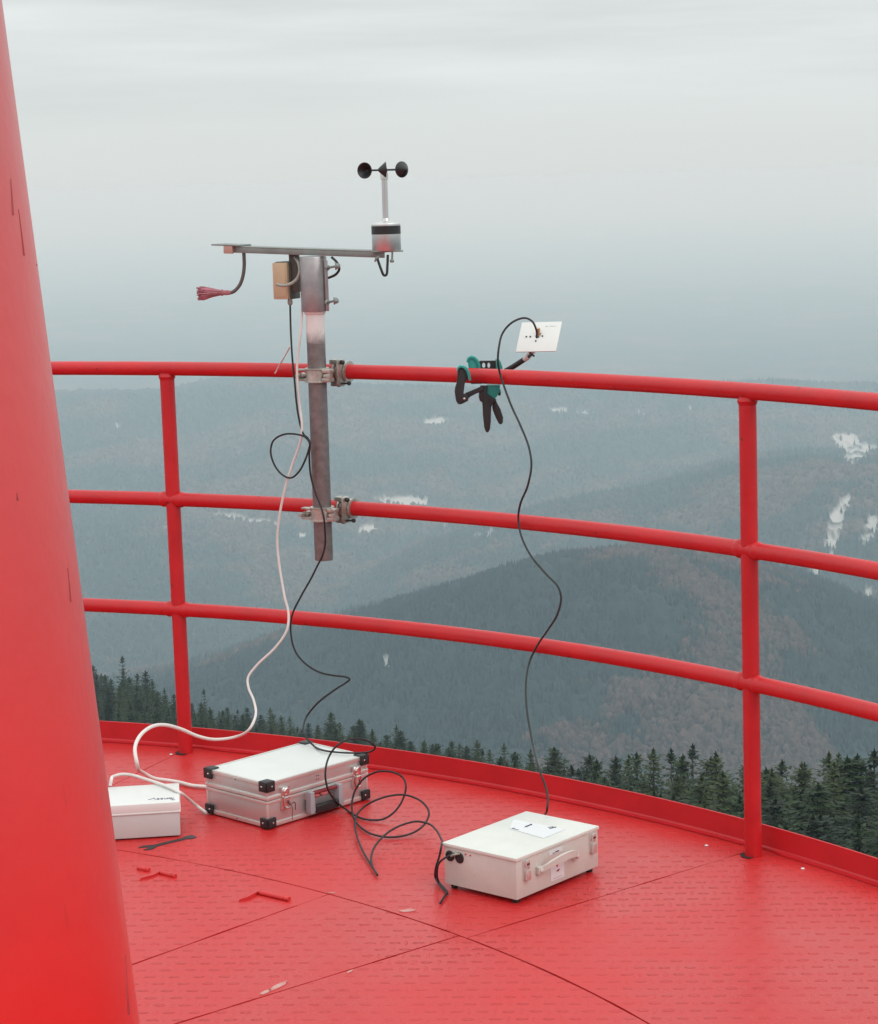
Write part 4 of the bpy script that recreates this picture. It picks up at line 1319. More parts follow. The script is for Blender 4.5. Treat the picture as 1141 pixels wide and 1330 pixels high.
cpart('rear_jaw_pad', MB().prism(po([(606.6,470),(608.6,464.6),(613,462.2),(618,463.4),(622.4,467.6),(625,474),(626,500),(623.2,500),(622.2,478),(620,470.4),(616.6,466.4),(613,465.4),(609.8,467),(608.6,471)]), cfr(co_, -0.022), 0.036, 0.001), M['teal'])
# slotted bar behind the rail
bar_o = po([(624,469.5),(646,469.8),(646,483),(624,482)])
def slot(cx_, cy_, rx, ry):
    return [((cx_ + rx * math.cos(R(a)) - 620) * CS, (495 - cy_ - ry * math.sin(R(a))) * CS) for a in range(0, 360, 30)]
def plate_with_holes(outline, holes, mtx, depth):
    bm = bmesh.new()
    es = []
    for lp in [outline] + holes:
        v_ = [bm.verts.new((a, 0, b)) for a, b in lp]
        es += [bm.edges.new((v_[i], v_[(i + 1) % len(v_)])) for i in range(len(v_))]
    bmesh.ops.triangle_fill(bm, use_beauty=True, use_dissolve=False, edges=es)
    r_ = bmesh.ops.extrude_face_region(bm, geom=bm.faces[:])
    for q_ in r_['geom']:
        if isinstance(q_, bmesh.types.BMVert):
            q_.co.y += depth
    bmesh.ops.recalc_face_normals(bm, faces=bm.faces)
    return MB().bm(bm, mtx)
cpart('slotted_bar', plate_with_holes(bar_o, [slot(629.6,475.6,2.3,3.6), slot(636.4,475.8,1.9,3.6)], cfr(co_, -0.030), 0.012), M['black'], smooth=False)
cpart('bar_head', MB().prism(po([(645.6,467.6),(650,468),(652.6,472),(654.6,479),(654.6,488),(645.6,486)]), cfr(co_, -0.022), 0.030, 0.003), M['teal'])
cpart('tie_bar', MB().prism(po([(601,514.5),(604,508.6),(612,505.6),(620,502.6),(628,499.6),(628,506),(618,509.6),(610,513.5),(607,516.5)]), cfr(co_, 0.046), 0.016, 0.002), M['dark'])
cpart('clamp_body', MB().prism(po([(632.5,500),(650,500),(649,509),(645,515.5),(642,518),(634,512.8),(631.6,510.2)]), cfr(co_, 0.034), 0.044, 0.004), M['teal'])
cpart('handle', MB().prism(po([(624,500),(633.4,500.4),(632.2,510.6),(642,517),(644.6,519),(641,522),(637.6,528),(637,536),(636.4,548),(635,558),(632.4,562.2),(629.4,561),(627.4,555),(626.2,540),(626,526),(625.4,521.6),(622.4,519.6),(621.4,515),(622,508)]), cfr(co_, 0.042), 0.030, 0.005), M['dark'])
cpart('trigger', MB().prism(po([(643.6,518.6),(645.6,524),(650,532.6),(653,543),(652.4,550),(650,552.4),(646.8,551),(643,543),(639.8,534),(638.8,529),(640,524)]), cfr(co_, 0.030), 0.020, 0.004), M['dark'])
cpart('release_lever', MB().prism(po([(646,509),(650.4,506),(651,512),(649.8,515),(647,514)]), cfr(co_, 0.014), 0.014, 0.002), M['black'])
cpart('rivet', MB().lathe([(1.5 * CS, 0), (1.5 * CS, 0.001), (0.6 * CS, 0.0018)], jf1 @ Vector(((602 - 620) * CS, -0.0002, (495 - 515) * CS)), (0, -1, 0), 12), M['chrome'])

# ------------------------------------------------------------------ flat antenna on its arm
pa = thing('patch_antenna', 'white flat panel antenna on a short dark arm above the top rail', 'antenna', Matrix.Translation(Vector([0.2898, 6.16, 1.3062])))
pinv = pa.matrix_world.inverted()
def ppart(name, mb, m, par=None, **k):
    return obj(name, mb, m, par or pa, inv=pinv, **k)
pc0 = Vector([0.2902, 6.16, 1.3058])
pu, pv = Vector((52, -20, 1.0)) * CS, Vector((10.5, 29, 36.5)) * CS
pu = pu
# make the two edges exactly square to each other
pv = pv - pu * (pu.dot(pv) / pu.dot(pu))
pn = pu.cross(pv).normalized()
if pn.y > 0:
    pn = -pn
un, vn = pu.normalized(), pv.normalized()
pm = Matrix(((un.x, -pn.x, vn.x, pc0.x), (un.y, -pn.y, vn.y, pc0.y), (un.z, -pn.z, vn.z, pc0.z), (0, 0, 0, 1)))
hw_, hh_ = pu.length / 2, pv.length / 2
pnl = ppart('panel', MB().box((-hw_, 0, -hh_), (hw_, 0.003, hh_), 0.0006, pm), M['plate'])
sp_ = MB()
for (x, z) in ((-0.62, 0.0), (-0.42, 0.0), (-0.13, 0.02), (0.18, 0.02), (-0.02, -0.04), (-0.10, -0.30), (0.05, 0.18)):
    sp_.lathe([(0.0024, 0), (0.0024, 0.0016), (0.001, 0.0022)], pm @ Vector((x * hw_, -0.0003, z * hh_)), pn, 10)
ppart('stud', sp_, M['dark'], pnl)
tx = MB()
for x in (0.22, 0.27, 0.32, 0.45, 0.50, 0.58, 0.64, 0.70):
    tx.box((x * hw_, -0.0004, 0.66 * hh_), (x * hw_ + 0.0016, -0.0001, 0.66 * hh_ + 0.0022 + 0.001 * (int(x * 100) % 2)), 0, pm)
ppart('faint_lettering', tx, M['grey_pl'], pnl)
cn = MB().lathe([(0.006, 0), (0.006, 0.004), (0.004, 0.004), (0.004, 0.010), (0.0055, 0.010), (0.0055, 0.018), (0.003, 0.020)], pm @ Vector((-0.02 * hw_, -0.0004, 0.12 * hh_)), (pn + vn * 0.9).normalized(), 12)
ppart('connector', cn, M['brass'], pnl)
ppart('arm', MB().tube([[0.1828, 6.23, 1.1987], [0.2215, 6.21, 1.2219], [0.2556, 6.19, 1.2451]], 0.0075, 14), M['dark'])
tip = MB()
tip.tube([[0.2489, 6.185, 1.2415], [0.2552, 6.18, 1.246], [0.2723, 6.17, 1.2644], [0.2871, 6.155, 1.2896]], [0.006, 0.0085, 0.0075, 0.004], 12)
ppart('bracket', tip, M['plate'])
bl = MB().tube([[0.2578, 6.14, 1.2512], [0.2708, 6.14, 1.2614]], 0.004, 8).tube([[0.2624, 6.14, 1.2649], [0.276, 6.14, 1.2528]], 0.0026, 8)
ppart('bracket_screw', bl, M['dark'])

# ------------------------------------------------------------------ cables
def cable(name, pts, r, m, label, cat='cable', n=8, ends=None):
    path = smooth_path(pts, n)
    o = obj(name, MB().tube(path, r, 10), m)
    return tag(o, label, cat)
cable('cable', [[-0.4128, 6.45, 1.4021], [-0.4124, 6.43, 1.3234], [-0.4089, 6.3973, 1.248], [-0.4053, 6.3952, 1.1926], [-0.3989, 6.3913, 1.0926], [-0.3852, 6.383, 1.0306], [-0.3718, 6.3725, 1.018], [-0.3653, 6.3661, 1.0052], [-0.3693, 6.3662, 0.9874], [-0.3819, 6.3704, 0.9537], [-0.4003, 6.3793, 0.9217], [-0.4241, 6.3925, 0.9016], [-0.4471, 6.4061, 0.9061], [-0.4717, 6.4205, 0.932], [-0.484, 6.4276, 0.9721], [-0.4756, 6.4227, 1.0062], [-0.4446, 6.4046, 1.0265], [-0.4052, 6.3811, 1.0291], [-0.3779, 6.3645, 1.0213], [-0.366, 6.3571, 1.004], [-0.3689, 6.366, 0.9673], [-0.367, 6.3718, 0.9083], [-0.355, 6.3644, 0.8596], [-0.3423, 6.3517, 0.8273], [-0.3328, 6.3387, 0.7953], [-0.3302, 6.3417, 0.7499], [-0.3321, 6.35, 0.708], [-0.3413, 6.3559, 0.6757], [-0.3565, 6.37, 0.6465], [-0.3793, 6.3911, 0.6025], [-0.4118, 6.4107, 0.5472], [-0.4411, 6.4281, 0.4873], [-0.4466, 6.4313, 0.436], [-0.4339, 6.4122, 0.3841], [-0.4047, 6.3948, 0.3501], [-0.3636, 6.3697, 0.329], [-0.3175, 6.3408, 0.3238], [-0.2853, 6.3201, 0.3234], [-0.2729, 6.312, 0.3187], [-0.286, 6.3205, 0.3057], [-0.3191, 6.3418, 0.2812], [-0.3718, 6.3748, 0.2358], [-0.4062, 6.3957, 0.1923], [-0.414, 6.34, 0.1716], [-0.4034, 6.28, 0.1565], [-0.3835, 6.2682, 0.136], [-0.3517, 6.2074, 0.136], [-0.3107, 6.1772, 0.137], [-0.2685, 6.1638, 0.137], [-0.2314, 6.17, 0.1354], [-0.2083, 6.14, 0.1482], [-0.1997, 6.12, 0.1632], [-0.2105, 6.1, 0.182], [-0.2396, 6.08, 0.1991], [-0.2729, 6.05, 0.2045], [-0.3021, 6.02, 0.1965], [-0.3227, 6.0295, 0.1693], [-0.3335, 6.0098, 0.144], [-0.3364, 6.0011, 0.1113], [-0.3293, 6.0027, 0.0732], [-0.3083, 6.03, 0.0317], [-0.2839, 6.0434, 0.006], [-0.2606, 5.9912, 0.006], [-0.2336, 5.947, 0.006], [-0.2077, 5.9332, 0.006], [-0.1757, 5.9275, 0.01], [-0.1434, 5.9343, 0.03], [-0.1215, 5.9495, 0.06], [-0.1132, 5.9587, 0.09], [-0.1202, 5.9782, 0.11], [-0.1411, 5.9778, 0.125], [-0.173, 5.983, 0.13], [-0.2057, 5.9992, 0.12], [-0.2343, 6.0071, 0.1], [-0.2557, 6.0062, 0.07], [-0.2649, 5.9963, 0.04], [-0.2639, 5.9723, 0.016], [-0.2514, 5.9086, 0.008], [-0.2307, 5.8473, 0.006], [-0.2043, 5.798, 0.006], [-0.1643, 5.7677, 0.006], [-0.1252, 5.7723, 0.006], [-0.088, 5.7913, 0.012], [-0.0628, 5.8172, 0.025], [-0.0508, 5.8431, 0.045], [-0.0598, 5.8743, 0.06], [-0.0826, 5.8992, 0.072], [-0.1183, 5.9146, 0.08], [-0.1606, 5.9131, 0.078], [-0.1967, 5.91, 0.068], [-0.229, 5.9116, 0.05], [-0.2479, 5.8937, 0.034], [-0.252, 5.8465, 0.022], [-0.2454, 5.7652, 0.016], [-0.2312, 5.6656, 0.012], [-0.2125, 5.5725, 0.009], [-0.1968, 5.5022, 0.008], [-0.1826, 5.4401, 0.006], [-0.1857, 5.45, 0.008], [-0.1978, 5.509, 0.01], [-0.2012, 5.5686, 0.014], [-0.1955, 5.6258, 0.02], [-0.1783, 5.6802, 0.028], [-0.1506, 5.7382, 0.034], [-0.1181, 5.7752, 0.038], [-0.0851, 5.7904, 0.04], [-0.0539, 5.7623, 0.042], [-0.0334, 5.6933, 0.046], [-0.0205, 5.6022, 0.05], [-0.0183, 5.3246, 0.1102], [-0.0237, 5.324, 0.0868], [-0.0321, 5.3259, 0.0608], [-0.0352, 5.3857, 0.012], [-0.024, 5.3415, 0.006], [-0.0109, 5.2978, 0.006], [-0.0064, 5.2734, 0.006]], 0.0028, M['blackcable'], 'thin black cable looping down the grey mast and coiling over the red deck')
cable('cable', [[-0.3764, 6.4069, 1.3902], [-0.3801, 6.3975, 1.3357], [-0.3904, 6.3978, 1.2696], [-0.3966, 6.3958, 1.2189], [-0.3962, 6.3955, 1.1701], [-0.3919, 6.393, 1.1034], [-0.3876, 6.3844, 1.0595], [-0.3942, 6.3885, 1.0078], [-0.4161, 6.4017, 0.9508], [-0.4364, 6.4079, 0.8965], [-0.4553, 6.419, 0.8322], [-0.4684, 6.4266, 0.7701], [-0.4755, 6.4307, 0.7104], [-0.4723, 6.4289, 0.6443], [-0.459, 6.4096, 0.5488], [-0.4492, 6.4039, 0.5015], [-0.4551, 6.3957, 0.4527], [-0.4917, 6.4055, 0.3988], [-0.5499, 6.4269, 0.3427], [-0.5779, 6.4309, 0.3054], [-0.5769, 6.419, 0.2779], [-0.5609, 6.3987, 0.2427], [-0.5546, 6.3723, 0.2071], [-0.571, 6.347, 0.1721], [-0.6242, 6.42, 0.1286], [-0.6793, 6.4, 0.1283], [-0.7243, 6.36, 0.1491], [-0.7703, 6.32, 0.1825], [-0.8112, 6.26, 0.2113], [-0.8411, 6.2, 0.2203], [-0.8647, 6.14, 0.2103], [-0.8721, 6.08, 0.188], [-0.8642, 6.05, 0.158], [-0.8838, 6.3175, 0.055], [-0.8571, 6.3467, 0.03], [-0.8237, 6.3656, 0.018], [-0.7887, 6.3733, 0.009], [-0.7492, 6.3425, 0.007], [-0.7136, 6.3261, 0.007], [-0.6878, 6.315, 0.007]], [0.0036 if i < 170 else min(0.0054, 0.0036 + (i - 170) * 0.00004) for i in range(321)], M['whitecable'], 'white cable hanging from the mast and sweeping over the deck to the aluminium case')
cable('cable', [[-0.9339, 6.0, 0.1074], [-0.9299, 6.0, 0.1249], [-0.9303, 6.0616, 0.1169], [-0.9131, 6.0777, 0.1169], [-0.8835, 6.081, 0.1129], [-0.8449, 6.0637, 0.1049], [-0.7974, 6.0103, 0.1049], [-0.762, 5.9629, 0.1049], [-0.7327, 5.9272, 0.1009], [-0.7234, 6.054, 0.045], [-0.704, 6.0832, 0.016], [-0.6772, 6.0497, 0.007]], 0.0045, M['whitecable'], 'short white cable lying across the lid of the white plastic box')
cable('cable', [[0.2816, 6.1, 1.3075], [0.2797, 6.07, 1.3296], [0.2707, 6.07, 1.3518], [0.2536, 6.08, 1.3626], [0.2329, 6.09, 1.3601], [0.2073, 6.09, 1.3461], [0.1867, 6.09, 1.3204], [0.1771, 6.08, 1.2877], [0.173, 6.08, 1.2499], [0.1779, 6.0952, 1.2147], [0.1874, 6.0872, 1.1813], [0.2052, 6.059, 1.1284], [0.2274, 6.0132, 1.0778], [0.2478, 5.9819, 1.0219], [0.2532, 5.9636, 0.9737], [0.2429, 5.9728, 0.9181], [0.223, 6.0304, 0.8576], [0.2177, 6.0574, 0.8109], [0.2236, 6.0431, 0.7701], [0.2473, 5.9823, 0.7217], [0.2891, 5.9173, 0.6766], [0.3136, 5.8808, 0.653], [0.3209, 5.8739, 0.6246], [0.3122, 5.8821, 0.5812], [0.2873, 5.9461, 0.5224], [0.2619, 6.0094, 0.4691], [0.2405, 6.0284, 0.4223], [0.2249, 5.9621, 0.3768], [0.2228, 5.8967, 0.3169], [0.2314, 5.8208, 0.2502], [0.2433, 5.66, 0.208], [0.2576, 5.64, 0.1675], [0.2622, 5.625, 0.1384], [0.2592, 5.615, 0.1165], [0.259, 5.7524, 0.06], [0.2538, 5.8312, 0.02]], 0.0029, M['greycable'], 'dark cable hanging in waves from the flat antenna down behind the metal case')
cable('plug_lead', [[0.0146, 5.3095, 0.0971], [0.0049, 5.3072, 0.0941], [-0.0124, 5.3063, 0.0861], [-0.0261, 5.3129, 0.0707], [-0.0305, 5.3166, 0.0499], [-0.0276, 5.354, 0.012], [-0.0146, 5.3223, 0.006], [-0.0072, 5.2854, 0.006], [-0.015, 5.2534, 0.005], [-0.0247, 5.2073, 0.005]], 0.0026, M['blackcable'], 'black lead from the sockets of the pale metal case ending on the deck')
cable('plug_lead', [[0.0049, 5.3073, 0.0912], [0.0144, 5.2912, 0.1002], [0.0259, 5.2998, 0.0988]], 0.0026, M['lightgreycable'], 'short grey lead plugged between the two black sockets of the metal case')
cable('cable_tie', [[-0.4709, 6.5432, 1.1929], [-0.4532, 6.5159, 1.2218], [-0.4346, 6.4533, 1.2488], [-0.4148, 6.4067, 1.2807]], 0.0022, M['whitecable'], 'thin white tie sticking out at the top rail left of the mast', 'cable tie')

# ------------------------------------------------------------------ spruces beyond the deck
def spruce_mesh(seed, H=14.0, sparse=0.0, wide=1.0, spire=0.0):
    g = random.Random(seed)
    v, f = [], []
    def quad(p, d, side, ln, wd):
        k = len(v)
        m_ = p + d * (ln * 0.45)
        v.extend((p - side * wd * 0.25, m_ - side * wd * 0.5, p + d * ln, m_ + side * wd * 0.5))
        f.append((k, k + 1, k + 2, k + 3))
    z = H * 0.10
    rmax = 0.235 * H * wide
    while z < H - 0.12:
        t = z / H
        prof = (1 - t) ** 0.66
        if t < 0.3:
            prof *= 0.75 + 0.25 * t / 0.3
        if spire and t > 0.72:
            prof *= 1 - spire * (t - 0.72) / 0.28
        Lb = rmax * prof * g.uniform(0.80, 1.18) + 0.10
        nb = 8 if t > 0.5 else 9
        if sparse:
            nb = max(3, int(nb * (1 - sparse * (0.35 + t))))
        a0 = g.uniform(0, 6.28)
        for b in range(nb):
            a = a0 + 6.283 * b / nb + g.uniform(-0.28, 0.28)
            ll = Lb * g.uniform(0.62, 1.18)
            dr = Vector((math.cos(a), math.sin(a), 0))
            sd_ = Vector((-dr.y, dr.x, 0))
            rise = 0.55 * (t - 0.55) + g.uniform(-0.12, 0.08)
            n_ = max(2, int(ll / 0.19))
            for k in range(n_):
                s = (k + 0.6) / n_
                p = Vector((0, 0, z)) + dr * (ll * s) + Vector((0, 0, ll * (rise * s - 0.30 * s * (1 - 0.55 * s))))
                wd = 0.20 + 0.16 * (1 - s)
                sl = (0.24 + 0.30 * (1 - s)) * min(1.0, 0.45 + ll * 0.5)
                for sg in (-1, 1):
                    d = (dr * g.uniform(0.35, 0.8) + sd_ * sg * g.uniform(0.6, 1.0) + Vector((0, 0, g.uniform(-0.55, 0.10)))).normalized()
                    quad(p, d, d.cross(Vector((0, 0, 1)) + dr * g.uniform(-0.5, 0.5)).normalized(), sl * g.uniform(0.7, 1.25), wd * 0.62)
                if g.random() < 0.75:
                    d = (dr * 0.35 + Vector((0, 0, -1)) + sd_ * g.uniform(-0.4, 0.4)).normalized()
                    quad(p, d, sd_ * 0.8 + dr * g.uniform(-0.5, 0.5), sl * g.uniform(0.5, 0.95), wd * 0.7)
            p = Vector((0, 0, z)) + dr * ll + Vector((0, 0, ll * (rise - 0.135)))
            quad(p - dr * 0.12, (dr + Vector((0, 0, g.uniform(-0.1, 0.45)))).normalized(), sd_, g.uniform(0.25, 0.42), 0.16)
        z += (0.30 + 0.16 * (1 - t)) * g.uniform(0.8, 1.2) * (1 + sparse * 0.8 * t)
    for k in range(9):                                              # leader and its short top shoots
        zz = H - 0.75 + k * 0.085
        for b in range(4):
            a = g.uniform(0, 6.28)
            dr = Vector((math.cos(a), math.sin(a), g.uniform(0.3, 1.1))).normalized()
            quad(Vector((0, 0, zz)), dr, dr.cross(Vector((0, 0, 1))).normalized(), 0.42 - 0.03 * k, 0.15)
    quad(Vector((0, 0, H - 0.2)), Vector((0, 0, 1)), Vector((1, 0, 0)), 0.40, 0.13)
    quad(Vector((0, 0, H - 0.2)), Vector((0, 0, 1)), Vector((0, 1, 0)), 0.40, 0.13)
    me = bpy.data.meshes.new('crown')
    me.from_pydata([tuple(q_) for q_ in v], [], f)
    me.materials.append(M['needles'][seed % 3])
    tk = MB().tube([(0, 0, -1.0), (0, 0, 0.2), (0.03, 0, H * 0.5), (0, 0, H * 0.97)], [0.24, 0.19, 0.11, 0.02], 8)
    tm = mesh_from('trunk', tk.v, tk.f)
    tm.materials.append(M['bark'])
    return me, tm, H
KINDS = [spruce_mesh(1), spruce_mesh(2, 15, 0.25, 0.95, 0.3), spruce_mesh(3, 13, 0.0, 1.12), spruce_mesh(4, 15, 0.42, 0.85, 0.55), spruce_mesh(5, 14, 0.12, 1.0, 0.15), spruce_mesh(6, 13.5, 0.3, 1.1)]
LAB = [('hazy grey green spruce beyond the toe board between tower leg and left railing post', 'spruces left of the left railing post'), ('hazy dark green spruce beyond the toe board between left railing post and mast', 'spruces between left post and mast'), ('dark green spruce beyond the toe board between mast and hanging antenna cable', 'spruces between mast and antenna cable'), ('dark green spruce beyond the toe board between antenna cable and right railing post', 'spruces between antenna cable and right post'), ('tall dark green spruce beyond the toe board right of the right railing post', 'spruces right of the right railing post')]
